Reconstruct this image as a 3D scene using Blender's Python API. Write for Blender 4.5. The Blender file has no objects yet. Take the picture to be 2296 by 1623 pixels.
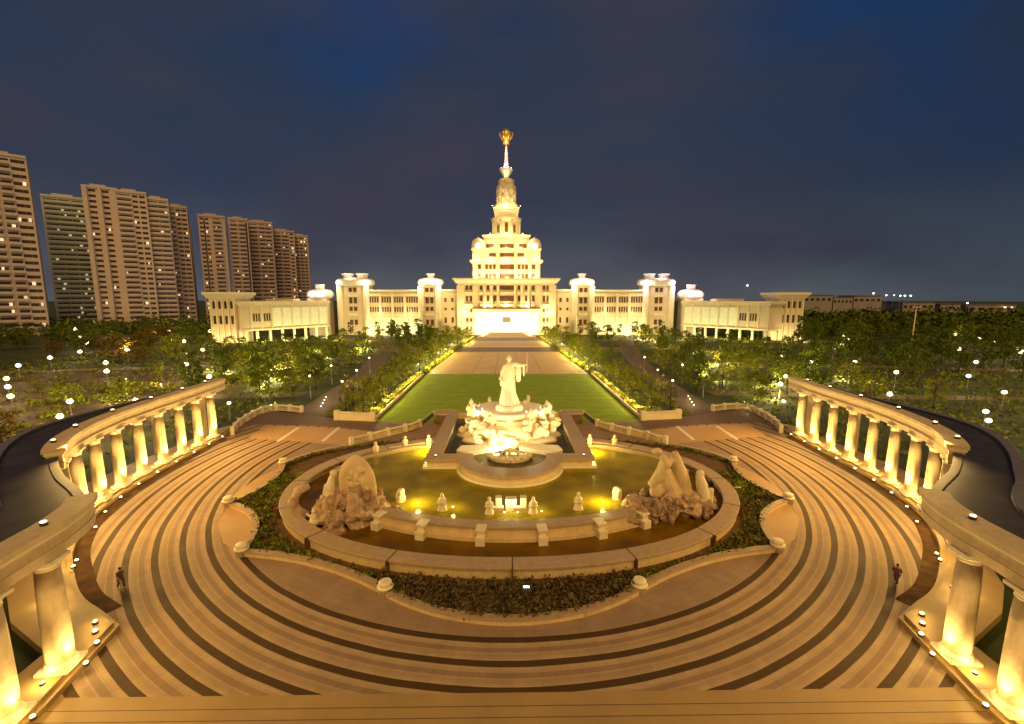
import bpy, math, random
import numpy as np
from mathutils import Vector, Matrix, noise
R = math.radians
C = bpy.context.scene.collection
rnd = random.Random(7)

# ------------------------------------------------------------------ camera, sky, light, exposure
sc = bpy.context.scene
cam = bpy.data.objects.new('camera', bpy.data.cameras.new('camera'))
C.objects.link(cam); sc.camera = cam
cam.location = (-0.45, 0, 20.0)
cam.rotation_euler = (R(90) - math.atan(143/1020.), 0, -math.atan(14/1020.))
cam.data.sensor_width = 36; cam.data.lens = 36*1020/2296.
cam.data.clip_end = 6000; cam.data.clip_start = .1
vs = sc.view_settings
sc.display_settings.display_device = 'sRGB'
vs.view_transform = 'Standard'; vs.look = 'None'; vs.gamma = 1; vs.exposure = 0.12
sc.cycles.use_denoising = True
sc.cycles.max_bounces = 5; sc.cycles.diffuse_bounces = 3; sc.cycles.glossy_bounces = 2
sc.cycles.sample_clamp_indirect = 3; sc.cycles.use_light_tree = True
sc.cycles.caustics_reflective = False; sc.cycles.caustics_refractive = False

def nd(nt, typ, ins=None, **props):
    n = nt.nodes.new(typ)
    for k, v in props.items(): setattr(n, k, v)
    for k, v in (ins or {}).items():
        s = n.inputs[k]
        if isinstance(v, bpy.types.NodeSocket): nt.links.new(v, s)
        else: s.default_value = v
    return n
def ramp(nt, fac, stops, interp='LINEAR'):
    n = nt.nodes.new('ShaderNodeValToRGB'); cr = n.color_ramp; cr.interpolation = interp
    while len(cr.elements) < len(stops): cr.elements.new(0.5)
    for e, (p, c) in zip(cr.elements, stops):
        e.position = p; e.color = (c[0], c[1], c[2], 1)
    nt.links.new(fac, n.inputs['Fac']); return n.outputs['Color']
def mixc(nt, f, a, b, bt='MIX'):
    n = nt.nodes.new('ShaderNodeMix'); n.data_type = 'RGBA'; n.blend_type = bt
    for s, v in ((n.inputs[0], f), (n.inputs[6], a), (n.inputs[7], b)):
        if isinstance(v, bpy.types.NodeSocket): nt.links.new(v, s)
        elif s.type == 'VALUE': s.default_value = v
        else: s.default_value = (v[0], v[1], v[2], 1)
    return n.outputs[2]
def mth(nt, op, a, b=0.0, c=0.0):
    n = nt.nodes.new('ShaderNodeMath'); n.operation = op
    for i, v in enumerate((a, b, c)):
        if isinstance(v, bpy.types.NodeSocket): nt.links.new(v, n.inputs[i])
        else: n.inputs[i].default_value = v
    return n.outputs[0]

def make_sky():
    w = bpy.data.worlds.new('World'); sc.world = w; w.use_nodes = True
    nt = w.node_tree; nt.nodes.clear()
    tc = nd(nt, 'ShaderNodeTexCoord')
    d = tc.outputs['Generated']
    sx = nd(nt, 'ShaderNodeSeparateXYZ', {0: d})
    el = mth(nt, 'ABSOLUTE', sx.outputs['Z'])
    # night sky: clear navy above, town glow close to the horizon
    base = ramp(nt, el, [(0, (.088, .090, .098)), (.07, (.060, .066, .082)), (.20, (.026, .036, .064)), (.5, (.015, .030, .066)), (1, (.010, .027, .075))])
    m1 = nd(nt, 'ShaderNodeMapping', {'Vector': d, 'Scale': (1.0, 1.0, 2.4)})
    n1 = nd(nt, 'ShaderNodeTexNoise', {'Vector': m1.outputs[0], 'Scale': 2.1, 'Detail': 4.0, 'Roughness': .5})
    cl = ramp(nt, n1.outputs['Fac'], [(.38, (0, 0, 0)), (.64, (1, 1, 1))])
    c1 = mixc(nt, cl, base, (.038, .036, .055))
    m2 = nd(nt, 'ShaderNodeMapping', {'Vector': d, 'Location': (3, 1, 5), 'Scale': (1.4, 1.0, 2.0)})
    n2 = nd(nt, 'ShaderNodeTexNoise', {'Vector': m2.outputs[0], 'Scale': 1.7, 'Detail': 2.0})
    b2 = ramp(nt, n2.outputs['Fac'], [(.52, (0, 0, 0)), (.72, (1, 1, 1))])
    hi = ramp(nt, el, [(.15, (0, 0, 0)), (.5, (1, 1, 1))])
    c2 = mixc(nt, mth(nt, 'MULTIPLY', b2, hi), c1, (.006, .036, .12))
    # towards the east (right) the sky is darker
    ex = ramp(nt, sx.outputs['X'], [(.30, (1, 1, 1)), (.78, (.62, .74, .80))])
    c3 = mixc(nt, 1.0, c2, ex, 'MULTIPLY')
    bg = nd(nt, 'ShaderNodeBackground', {'Color': c3, 'Strength': 1.12})
    out = nd(nt, 'ShaderNodeOutputWorld', {'Surface': bg.outputs[0]})
make_sky()

# added warm fill from behind the viewer, lifting the whole night scene (very soft)
sun = bpy.data.objects.new('sun', bpy.data.lights.new('sun', 'SUN')); C.objects.link(sun)
sun.data.energy = 1.75; sun.data.angle = R(50); sun.data.color = (1.0, .60, .16)
sun.rotation_euler = (R(42), R(8), 0)

# ------------------------------------------------------------------ helpers
class MB:
    def __init__(s): s.v = []; s.f = []; s.sm = []
    def add(s, vs, fs, smooth=False):
        n = len(s.v); s.v += [tuple(p) for p in vs]; s.f += [tuple(i+n for i in f) for f in fs]; s.sm += [smooth]*len(fs); return s
    def box(s, x0, x1, y0, y1, z0, z1, tx=0, ty=0):     # tx, ty: how much wider the top is on each side
        v = [(x0, y0, z0), (x1, y0, z0), (x1, y1, z0), (x0, y1, z0), (x0-tx, y0-ty, z1), (x1+tx, y0-ty, z1), (x1+tx, y1+ty, z1), (x0-tx, y1+ty, z1)]
        return s.add(v, [(0, 3, 2, 1), (4, 5, 6, 7), (0, 1, 5, 4), (1, 2, 6, 5), (2, 3, 7, 6), (3, 0, 4, 7)])
    def obox(s, c, ux, half, z0, z1, bev=0.0):          # box turned in plan: centre, unit x axis, (hx, hy)
        ux = np.array(ux, float); ux /= np.linalg.norm(ux); uy = np.array((-ux[1], ux[0])); c = np.array(c[:2], float)
        q = [c+a*half[0]*ux+b*half[1]*uy for a, b in ((-1, -1), (1, -1), (1, 1), (-1, 1))]
        return s.prism([tuple(p) for p in q], z0, z1)
    def prism(s, poly, z0, z1, cap=True):
        n = len(poly); v = [(p[0], p[1], z0) for p in poly]+[(p[0], p[1], z1) for p in poly]
        f = [(i, (i+1) % n, n+(i+1) % n, n+i) for i in range(n)]
        if cap: f += [tuple(range(n, 2*n)), tuple(range(n-1, -1, -1))]
        return s.add(v, f)
    def sheet(s, poly, z): return s.add([(p[0], p[1], z) for p in poly], [tuple(range(len(poly)))])
    def lathe(s, prof, n=16, c=(0, 0, 0), sx=1, sy=1, rot=0, lobes=0, amp=0, smooth=True):
        v = []; f = []
        for r, z in prof:
            for i in range(n):
                a = 2*math.pi*i/n+rot; rr = r*(1+amp*math.cos(lobes*a)) if lobes else r
                v.append((c[0]+rr*sx*math.cos(a), c[1]+rr*sy*math.sin(a), c[2]+z))
        m = len(prof)
        for j in range(m-1):
            for i in range(n): f.append((j*n+i, j*n+(i+1) % n, (j+1)*n+(i+1) % n, (j+1)*n+i))
        f.append(tuple((m-1)*n+i for i in range(n))); f.append(tuple(reversed(range(n))))
        return s.add(v, f, smooth)
    def tube(s, path, rad, n=8, smooth=True):
        P = [Vector(p) for p in path]; rad = rad if hasattr(rad, '__len__') else [rad]*len(P)
        v = []; f = []; up = Vector((0.13, .31, .94))
        for i, p in enumerate(P):
            t = (P[min(i+1, len(P)-1)]-P[max(i-1, 0)]).normalized()
            a = t.cross(up if abs(t.dot(up)) < .95 else Vector((1, 0, 0))).normalized(); b = t.cross(a)
            for k in range(n):
                q = 2*math.pi*k/n; v.append(p+(a*math.cos(q)+b*math.sin(q))*rad[i])
        for j in range(len(P)-1):
            for i in range(n): f.append((j*n+i, j*n+(i+1) % n, (j+1)*n+(i+1) % n, (j+1)*n+i))
        f.append(tuple((len(P)-1)*n+i for i in range(n))); f.append(tuple(reversed(range(n))))
        return s.add(v, f, smooth)
    def ell(s, c, r, n=12, m=8, rot=None, bump=0, seed=0, freq=1.0, smooth=True):
        v = []; f = []
        for j in range(1, m):
            th = math.pi*j/m
            for i in range(n):
                ph = 2*math.pi*i/n
                d = Vector((math.sin(th)*math.cos(ph), math.sin(th)*math.sin(ph), math.cos(th)))
                k = 1+(bump*noise.noise(d*freq+Vector((seed*3.1, seed*1.7, seed))) if bump else 0)
                v.append(d*k)
        v.append(Vector((0, 0, 1))); v.append(Vector((0, 0, -1)))
        v = [Vector((p.x*r[0], p.y*r[1], p.z*r[2])) for p in v]
        if rot: v = [rot @ p for p in v]
        v = [p+Vector(c) for p in v]
        for j in range(m-2):
            for i in range(n): f.append((j*n+i, (j+1)*n+i, (j+1)*n+(i+1) % n, j*n+(i+1) % n))
        t = (m-1)*n
        for i in range(n): f.append((t, i, (i+1) % n)); f.append((t+1, (m-2)*n+(i+1) % n, (m-2)*n+i))
        return s.add(v, f, smooth)
    def wall(s, path, a, b, z0, z1, closed=False, smooth=False):   # strip of rectangular section following a plan curve, from offset a to offset b
        P = np.array([p[:2] for p in path], float); n = len(P)
        T = np.roll(P, -1, 0)-np.roll(P, 1, 0)
        if not closed: T[0] = P[1]-P[0]; T[-1] = P[-1]-P[-2]
        T /= np.linalg.norm(T, axis=1)[:, None]; N = np.stack([T[:, 1], -T[:, 0]], 1)
        A = P+N*a; B = P+N*b; v = []
        for i in range(n): v += [(A[i][0], A[i][1], z0), (B[i][0], B[i][1], z0), (B[i][0], B[i][1], z1), (A[i][0], A[i][1], z1)]
        f = []
        for i in range(n if closed else n-1):
            o = 4*i; q = 4*((i+1) % n)
            f += [(o, o+1, q+1, q), (o+1, o+2, q+2, q+1), (o+2, o+3, q+3, q+2), (o+3, o, q, q+3)]
        if not closed: f += [(0, 3, 2, 1), (4*n-4, 4*n-3, 4*n-2, 4*n-1)]
        return s.add(v, f, smooth)
    def xf(s, M):
        s.v = [tuple(M @ Vector(p)) for p in s.v]; return s
    def build(s, name, mat, parent=None, bevel=0, remesh=0, sub=0):
        me = bpy.data.meshes.new(name); me.from_pydata(s.v, [], s.f); me.validate()
        if len(me.polygons) == len(s.sm): me.polygons.foreach_set('use_smooth', s.sm)
        me.materials.append(mat); o = bpy.data.objects.new(name, me); C.objects.link(o)
        if parent is not None: o.parent = parent
        if remesh:
            md = o.modifiers.new('r', 'REMESH'); md.mode = 'VOXEL'; md.voxel_size = remesh; md.use_smooth_shade = True
            ms = o.modifiers.new('s', 'SMOOTH'); ms.iterations = 1
        if bevel:
            md = o.modifiers.new('b', 'BEVEL'); md.width = bevel; md.segments = 2; md.limit_method = 'ANGLE'
        return o
def tag(o, label=None, cat=None, group=None, kind=None):
    for k, v in (('label', label), ('category', cat), ('group', group), ('kind', kind)):
        if v: o[k] = v
    return o
def empty(name, loc=(0, 0, 0), rz=0, **kw):
    o = bpy.data.objects.new(name, None); C.objects.link(o); o.location = loc; o.rotation_euler = (0, 0, rz); return tag(o, **kw)
def part_at(o, loc, rz=0): o.location = loc; o.rotation_euler[2] = rz; return o
def copy_tree(o, parent=None):
    c = o.copy(); C.objects.link(c); c.parent = parent
    for ch in list(o.children): copy_tree(ch, c)
    return c
def light(parent, loc, power, color=(1, .7, .35), size=.3, spot=None, target=None, name='bulb_light'):
    l = bpy.data.lights.new(name, 'SPOT' if spot else 'POINT'); l.energy = power; l.color = color; l.shadow_soft_size = size
    if spot: l.spot_size = R(spot); l.spot_blend = .6
    o = bpy.data.objects.new(name, l); C.objects.link(o); o.location = loc; o.parent = parent
    if target is not None:
        d = Vector(target)-Vector(loc); o.rotation_euler = d.to_track_quat('-Z', 'Y').to_euler()
    return o
def spline(pts, step=0.6, closed=False):
    P = np.array(pts, float)
    if closed: Q = np.vstack([P[-1], P, P[0], P[1]])
    else: Q = np.vstack([2*P[0]-P[1], P, 2*P[-1]-P[-2]])
    out = []
    for i in range(1, len(Q)-2):
        p0, p1, p2, p3 = Q[i-1:i+3]; n = max(2, int(np.linalg.norm(p2-p1)/step))
        for k in range(n):
            t = k/n; out.append(.5*((2*p1)+(-p0+p2)*t+(2*p0-5*p1+4*p2-p3)*t*t+(-p0+3*p1-3*p2+p3)*t**3))
    if not closed: out.append(P[-1])
    return [tuple(p) for p in out]
def mir(pts, s): return [(p[0]*s,)+tuple(p[1:]) for p in pts]
def along(path, d):        # point and tangent at arc length d
    acc = 0
    for a, b in zip(path, path[1:]):
        L = math.hypot(b[0]-a[0], b[1]-a[1])
        if acc+L >= d:
            t = (d-acc)/L; return (a[0]+(b[0]-a[0])*t, a[1]+(b[1]-a[1])*t), ((b[0]-a[0])/L, (b[1]-a[1])/L)
        acc += L
    return path[-1][:2], (0, 1)
def plen(path): return sum(math.hypot(b[0]-a[0], b[1]-a[1]) for a, b in zip(path, path[1:]))

# ------------------------------------------------------------------ materials
def mat(name, col, rough=.7, var=.15, scale=1.5, col2=None, metal=0, bump=0, bscale=8, spec=.4, emit=None, estr=0, detail=4):
    m = bpy.data.materials.new(name); m.use_nodes = True; nt = m.node_tree; b = nt.nodes['Principled BSDF']
    tc = nd(nt, 'ShaderNodeTexCoord')
    n = nd(nt, 'ShaderNodeTexNoise', {'Vector': tc.outputs['Object'], 'Scale': scale, 'Detail': float(detail), 'Roughness': .6})
    lo = tuple(c*(1-var) for c in col); hi = col2 or tuple(min(1, c*(1+var)) for c in col)
    c = ramp(nt, n.outputs['Fac'], [(.3, lo), (.7, hi)])
    nt.links.new(c, b.inputs['Base Color']); b.inputs['Roughness'].default_value = rough; b.inputs['Metallic'].default_value = metal
    b.inputs['Specular IOR Level'].default_value = spec
    if bump:
        n2 = nd(nt, 'ShaderNodeTexNoise', {'Vector': tc.outputs['Object'], 'Scale': bscale, 'Detail': 5.0})
        bp = nd(nt, 'ShaderNodeBump', {'Height': n2.outputs['Fac'], 'Strength': bump, 'Distance': .2}); nt.links.new(bp.outputs[0], b.inputs['Normal'])
    if emit:
        b.inputs['Emission Color'].default_value = (*emit, 1); b.inputs['Emission Strength'].default_value = estr
        m.cycles.emission_sampling = 'NONE'
    return m
M = {}
M['stone'] = mat('cream_stone', (.70, .53, .29), .65, .12, .8, bump=.15)
M['stone2'] = mat('pale_marble', (.82, .70, .46), .5, .08, 1.2, bump=.1)
M['coping'] = mat('tan_granite', (.44, .31, .18), .5, .10, 2, bump=.08)
M['palace'] = mat('palace_stone', (.70, .58, .38), .7, .06, .25)
M['palace_trim'] = mat('palace_trim', (.78, .68, .47), .6, .05, .25)
M['carved'] = mat('carved_stone', (.64, .52, .33), .8, .42, .55, col2=(.84, .72, .50), bump=.6, bscale=1.2)
M['dome'] = mat('white_dome', (.85, .8, .72), .4, .04, .5)
M['gold'] = mat('gilded_metal', (.75, .5, .15), .35, .1, 2, metal=.6)
M['pinkspire'] = mat('pink_lit_metal', (.75, .6, .75), .4, .05, 1, emit=(1, .55, .8), estr=.18)  # pink light on the spire put into its tint and a faint glow
M['win'] = mat('dark_glass', (.07, .045, .03), .25, .3, .3)
M['winb'] = mat('brown_glass', (.12, .06, .03), .3, .4, .5)
M['winlit'] = mat('lit_window', (.8, .7, .5), .5, .1, 1, emit=(1, .72, .42), estr=.9)
M['wincool'] = mat('lit_window_cool', (.8, .8, .7), .5, .1, 1, emit=(1, .86, .5), estr=.45)
M['glaze'] = mat('pale_lit_glazing', (.62, .62, .36), .5, .12, .6, emit=(1, .92, .5), estr=.22)
M['hall'] = mat('glowing_hall_glass', (.9, .9, .85), .4, .05, 1, emit=(1, .93, .82), estr=1.6)
M['roofdark'] = mat('dark_roof_membrane', (.045, .04, .05), .6, .35, .5)
M['rim'] = mat('grey_roof_rim', (.16, .15, .17), .6, .15, 1)
M['grass'] = mat('park_grass', (.045, .058, .006), .9, .5, .12, detail=8)
M['lawn'] = mat('mown_lawn', (.27, .38, .006), .9, .16, .35, detail=8, bump=.3, bscale=3)
def mow():
    nt = M['lawn'].node_tree; b = nt.nodes['Principled BSDF']; src = b.inputs['Base Color'].links[0].from_socket
    tc = nd(nt, 'ShaderNodeTexCoord'); s = nd(nt, 'ShaderNodeSeparateXYZ', {0: tc.outputs['Object']})
    w = mth(nt, 'SINE', mth(nt, 'MULTIPLY', s.outputs['Y'], 1.9))
    st = ramp(nt, mth(nt, 'ADD', mth(nt, 'MULTIPLY', w, .5), .5), [(.3, (.95, .96, .94)), (.7, (1.04, 1.03, 1))])
    nt.links.new(mixc(nt, 1.0, src, st, 'MULTIPLY'), b.inputs['Base Color'])
mow()
M['soil'] = mat('bed_soil', (.12, .06, .02), .95, .4, 1.5, bump=.4)
M['asphalt'] = mat('road_asphalt', (.13, .085, .06), .8, .15, .4)
M['brownpave'] = mat('brown_paving', (.17, .105, .065), .7, .12, .5)
M['apron'] = mat('orange_apron', (.48, .29, .11), .6, .07, .6)
M['patio'] = mat('patio_paving', (.34, .235, .155), .55, .1, .3)
M['avenue'] = mat('avenue_paving', (.72, .46, .19), .6, .08, .15)
M['pad'] = mat('pad_paving', (.40, .26, .09), .6, .1, .6)
M['white'] = mat('white_marking', (.75, .66, .48), .6, .08, 2)
M['bark'] = mat('bark', (.10, .07, .045), .9, .3, 5)
M['rock'] = mat('brown_rock', (.38, .25, .15), .8, .45, 1.2, bump=.6, bscale=3)
M['rock2'] = mat('pinkish_rock', (.52, .36, .23), .8, .4, 1.5, bump=.6, bscale=3)
M['metal'] = mat('grey_metal', (.25, .24, .23), .45, .1, 3, metal=.4)
M['darkmetal'] = mat('dark_metal', (.05, .045, .04), .5, .2, 3)
M['lamp'] = mat('warm_lamp', (1, .9, .7), .5, 0, 1, emit=(1, .74, .38), estr=3)
M['lampw'] = mat('cool_lamp', (1, 1, 1), .5, 0, 1, emit=(.9, 1, .95), estr=5)
M['lampv'] = mat('violet_lamp', (1, .8, 1), .5, 0, 1, emit=(.8, .45, 1), estr=5)
for k, c in {'leafa': (.16, .18, .008), 'leafb': (.095, .13, .008), 'leafc': (.24, .24, .012), 'leafd': (.15, .10, .012)}.items():
    M[k] = mat('foliage_'+k[-1], c, .75, .55, .9, spec=.2)
M['flower'] = mat('yellow_flowers', (.45, .38, .06), .8, .5, 3)
M['shrub'] = mat('bronze_shrub', (.085, .05, .016), .8, .6, 1.5, col2=(.19, .13, .05))
M['skin'] = mat('skin', (.45, .28, .2), .6, .05, 3)
M['hair'] = mat('hair', (.02, .015, .012), .6, .2, 8)
M['cloth1'] = mat('dark_cloth', (.13, .075, .045), .9, .2, 5)
M['cloth2'] = mat('maroon_cloth', (.20, .07, .06), .9, .2, 5)
M['aptA'] = mat('tower_render_tan', (.64, .52, .47), .8, .08, .05)
M['aptB'] = mat('tower_render_pale', (.66, .68, .60), .8, .08, .05)
M['aptC'] = mat('tower_render_brown', (.52, .40, .38), .8, .1, .05)
M['farbld'] = mat('far_building', (.34, .30, .30), .8, .1, .05)

def weather(k):
    nt = M[k].node_tree; b = nt.nodes['Principled BSDF']; src = b.inputs['Base Color'].links[0].from_socket
    tc = nd(nt, 'ShaderNodeTexCoord'); mp = nd(nt, 'ShaderNodeMapping', {'Vector': tc.outputs['Object'], 'Scale': (2.2, 2.2, .35)})
    n = nd(nt, 'ShaderNodeTexNoise', {'Vector': mp.outputs[0], 'Scale': 1.6, 'Detail': 7.0, 'Roughness': .7})
    nt.links.new(mixc(nt, 1.0, src, ramp(nt, n.outputs['Fac'], [(.28, (.84, .80, .74)), (.5, (1, 1, 1)), (.7, (1.05, 1.05, 1.05))]), 'MULTIPLY'), b.inputs['Base Color'])
weather('stone'); weather('coping')
def water(name, col):
    m = bpy.data.materials.new(name); m.use_nodes = True; nt = m.node_tree; b = nt.nodes['Principled BSDF']
    tc = nd(nt, 'ShaderNodeTexCoord')
    n = nd(nt, 'ShaderNodeTexNoise', {'Vector': tc.outputs['Object'], 'Scale': .35, 'Detail': 3.0})
    c = ramp(nt, n.outputs['Fac'], [(.35, tuple(x*.7 for x in col)), (.7, tuple(x*1.25 for x in col))])
    nt.links.new(c, b.inputs['Base Color']); b.inputs['Roughness'].default_value = .16; b.inputs['Specular IOR Level'].default_value = .22
    n2 = nd(nt, 'ShaderNodeTexNoise', {'Vector': tc.outputs['Object'], 'Scale': 3.5, 'Detail': 2.0})
    bp = nd(nt, 'ShaderNodeBump', {'Height': n2.outputs['Fac'], 'Strength': .25, 'Distance': .08}); nt.links.new(bp.outputs[0], b.inputs['Normal'])
    return m
M['water'] = water('pond_water', (.27, .205, .004)); M['water2'] = water('amber_water', (.17, .085, .002)); M['water3'] = water('dark_basin_water', (.07, .06, .008))

def paving():
    m = bpy.data.materials.new('ringed_paving'); m.use_nodes = True; nt = m.node_tree; b = nt.nodes['Principled BSDF']
    tc = nd(nt, 'ShaderNodeTexCoord'); s = nd(nt, 'ShaderNodeSeparateXYZ', {0: tc.outputs['Object']})
    x = s.outputs['X']; y = mth(nt, 'SUBTRACT', s.outputs['Y'], 53.2)
    wob = nd(nt, 'ShaderNodeTexNoise', {'Vector': tc.outputs['Object'], 'Scale': .25, 'Detail': 1.0})
    r = mth(nt, 'SQRT', mth(nt, 'ADD', mth(nt, 'MULTIPLY', x, x), mth(nt, 'MULTIPLY', y, y)))
    r = mth(nt, 'ADD', r, mth(nt, 'MULTIPLY', wob.outputs['Fac'], .12))
    fr = mth(nt, 'FRACT', mth(nt, 'DIVIDE', mth(nt, 'SUBTRACT', r, 28.72), 1.76))
    L = (.47, .335, .20); D = (.080, .045, .014); Md = (.31, .205, .125); M2 = (.38, .26, .15)
    band = ramp(nt, fr, [(0, D), (.25, D), (.27, L), (.44, L), (.50, Md), (.66, Md), (.70, L), (.80, M2), (.98, L)])
    inr = mth(nt, 'GREATER_THAN', r, 28.7)
    c = mixc(nt, inr, (.34, .235, .155), band)
    mo = nd(nt, 'ShaderNodeTexNoise', {'Vector': tc.outputs['Object'], 'Scale': .45, 'Detail': 6.0, 'Roughness': .65})
    mm = ramp(nt, mo.outputs['Fac'], [(.25, (.80, .78, .76)), (.75, (1.12, 1.1, 1.05))])
    c = mixc(nt, 1.0, c, mm, 'MULTIPLY')
    an = mth(nt, 'ARCTAN2', x, y); ja = mth(nt, 'FRACT', mth(nt, 'MULTIPLY', an, 42.0))
    jr = mth(nt, 'FRACT', mth(nt, 'MULTIPLY', r, 1.7))
    j = mth(nt, 'MAXIMUM', mth(nt, 'LESS_THAN', ja, .03), mth(nt, 'LESS_THAN', jr, .05))
    c = mixc(nt, mth(nt, 'MULTIPLY', j, .28), c, (.08, .05, .03))
    cid = nd(nt, 'ShaderNodeCombineXYZ', {0: mth(nt, 'FLOOR', mth(nt, 'MULTIPLY', an, 42.0)), 1: mth(nt, 'FLOOR', mth(nt, 'MULTIPLY', r, 1.7))})
    wn = nd(nt, 'ShaderNodeTexWhiteNoise', {'Vector': cid.outputs[0]}); 
    c = mixc(nt, 1.0, c, ramp(nt, wn.outputs['Value'], [(0, (.93, .925, .92)), (1, (1.05, 1.05, 1.04))]), 'MULTIPLY')
    nt.links.new(c, b.inputs['Base Color'])
    b.inputs['Specular IOR Level'].default_value = .2
    rg = ramp(nt, mo.outputs['Fac'], [(.3, (.58, .58, .58)), (.7, (.78, .78, .78))]); nt.links.new(rg, b.inputs['Roughness'])
    return m
M['ring'] = paving()
def steps_mat():
    m = mat('step_paving', (.40, .26, .095), .55, .1, .4); nt = m.node_tree; b = nt.nodes['Principled BSDF']
    src = b.inputs['Base Color'].links[0].from_socket
    tc = nd(nt, 'ShaderNodeTexCoord'); s = nd(nt, 'ShaderNodeSeparateXYZ', {0: tc.outputs['Object']})
    f = mth(nt, 'FRACT', mth(nt, 'DIVIDE', mth(nt, 'SUBTRACT', s.outputs['Y'], 19.9), .62))
    l = mth(nt, 'LESS_THAN', f, .09)
    l = mth(nt, 'MULTIPLY', l, mth(nt, 'LESS_THAN', s.outputs['Y'], 20.1))
    nt.links.new(mixc(nt, mth(nt, 'MULTIPLY', l, .75), src, (.07, .045, .02)), b.inputs['Base Color'])
    return m
M['steps'] = steps_mat()

# ------------------------------------------------------------------ ground, roads, plaza
def S(name, mb, m): return tag(mb.build(name, m), kind='structure')
S('ground', MB().sheet([(-3000, -60), (3000, -60), (3000, 4000), (-3000, 4000)], 0), M['grass'])
EDGE = spline([(24.0, 25.55), (26.1, 26.8), (29.0, 28.5), (32.4, 31.6), (35.1, 34.6), (37.9, 39.2), (39.7, 45.0), (40.5, 51.5), (40.9, 57.0), (41.4, 64.0), (42.2, 69.5)], .8)
left = mir(EDGE, -1)
S('plaza_paving', MB().sheet([(-23.5, 20.7), (23.5, 20.7)]+EDGE+[(43, 74), (-43, 74)]+left[::-1], .02), M['ring'])
S('front_steps', MB().sheet([(-24, 4), (24, 4), (24, 20.7), (-24, 20.7)], .02), M['steps'])
kb = MB()
for sgn in (1, -1):
    P = mir(EDGE, sgn)
    kb.wall(P[3:-6], -.0*sgn, -1.0*sgn, .024, .034)
S('plaza_border_band', kb, mat('dark_border_paving', (.10, .05, .018), .9, .5, .8, spec=.1))
for sgn in (1, -1):
    S('apron_paving', MB().sheet(mir([(37.6, 63.8), (38.6, 70.6), (31, 69.8), (24, 68), (18.4, 65.9), (21.2, 60.2), (26, 61.3), (32, 62.8)], sgn), .034), M['apron'])
    S('brown_walk', MB().sheet(mir([(43.5, 70.5), (44, 80.8), (31, 75.4), (22, 72.8), (13.6, 69.2), (14.6, 66.6), (18.3, 66.4), (24, 68.5), (31, 70.3), (38.8, 71.2)], sgn), .030), M['brownpave'])
    for x in (26.3, 32.6): S('apron_strip', MB().sheet(mir([(x-.28, 62.2), (x+.28, 62.3), (x+.5, 69.3), (x-.1, 69.2)], sgn), .040), M['white'])
    S('side_road', MB().sheet(mir([(31.2, 75), (37.6, 77.5), (40.5, 120), (48, 160), (60, 214), (52, 214), (41, 160), (35, 120)], sgn), .012), M['asphalt'])
    S('cross_path', MB().sheet(mir([(43, 92), (118, 84), (118, 88), (43, 97)], sgn), .010), M['brownpave'])
    S('cross_path', MB().sheet(mir([(46, 140), (150, 120), (150, 125), (46, 146)], sgn), .010), M['brownpave'])
S('park_square', MB().sheet([(-56, 60), (-78, 62), (-125, 96), (-128, 122), (-96, 128), (-60, 104)], .008), mat('park_soil_paving', (.095, .058, .022), .85, .3, .3))
S('great_lawn', MB().sheet([(-21.6, 72.4), (21.6, 72.4), (21.5, 119.6), (-21.5, 119.6)], .03), M['lawn'])
S('avenue', MB().sheet([(-21.4, 119.6), (21.4, 119.6), (19.5, 168), (15, 243), (-15, 243), (-19.5, 168)], .03), M['avenue'])
for x in (-9.5, -3.4, 3.4, 9.5): S('avenue_joint', MB().sheet([(x-.12, 120), (x+.12, 120), (x*.9+.12, 165), (x*.9-.12, 165)], .036), M['apron'])
S('avenue_crossing', MB().sheet([(-46, 170), (46, 170), (46, 186), (-46, 186)], .04), M['brownpave'])
S('forecourt_road', MB().sheet([(-90, 214), (90, 214), (90, 234), (-90, 234)], .045), M['brownpave'])
S('forecourt_band', MB().sheet([(-15, 190), (15, 190), (14, 212), (-14, 212)], .05), M['apron'])
fs = MB()
for i in range(6): fs.box(-13, 13, 237+i*.9, 243, i*.3+.001*i, (i+1)*.3)
S('terrace_stairs', fs, mat('pink_steps', (.55, .38, .28), .6, .06, .6))

# ------------------------------------------------------------------ fountain pool
def ellipse(a, b, n=96, c=(0, 46), p=2.12):
    out = []
    for i in range(n):
        t = -2*math.pi*i/n-math.pi/2; ct, st = math.cos(t), math.sin(t)
        out.append((c[0]+a*math.copysign(abs(ct)**(2/p), ct), c[1]+b*math.copysign(abs(st)**(2/p), st)))
    return out
ring = ellipse(22.2, 15.4)
pw = empty('pool_wall', (0, 46, 0), label='long oval stone wall with broad tan coping around the great pool', cat='wall')
def rel(mb, o): return mb.xf(Matrix.Translation(-Vector(o)))
rel(MB().wall(ring, -.45, .55, 0, .78, True), (0, 46, 0)).build('wall_body', M['stone'], pw, bevel=.03)
rel(MB().wall(ring, -.62, .82, .78, 1.0, True), (0, 46, 0)).build('coping', M['coping'], pw, bevel=.04)
for i in range(0, 96, 6):
    p = ring[i]; q = ring[(i+1) % 96]; d = (q[0]-p[0], q[1]-p[1])
    n = (-(p[0])/22, -(p[1]-46)/15)
    L = math.hypot(*n); n = (n[0]/L, n[1]/L)
    rel(MB().obox((p[0]-n[0]*.02, p[1]-n[1]*.02), d, (.05, .86), .02, 1.008), (0, 46, 0)).build('coping_joint', M['soil'], pw)
S('pool_water', MB().sheet(ellipse(21.9, 15.1), .14), M['water2'])
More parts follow.
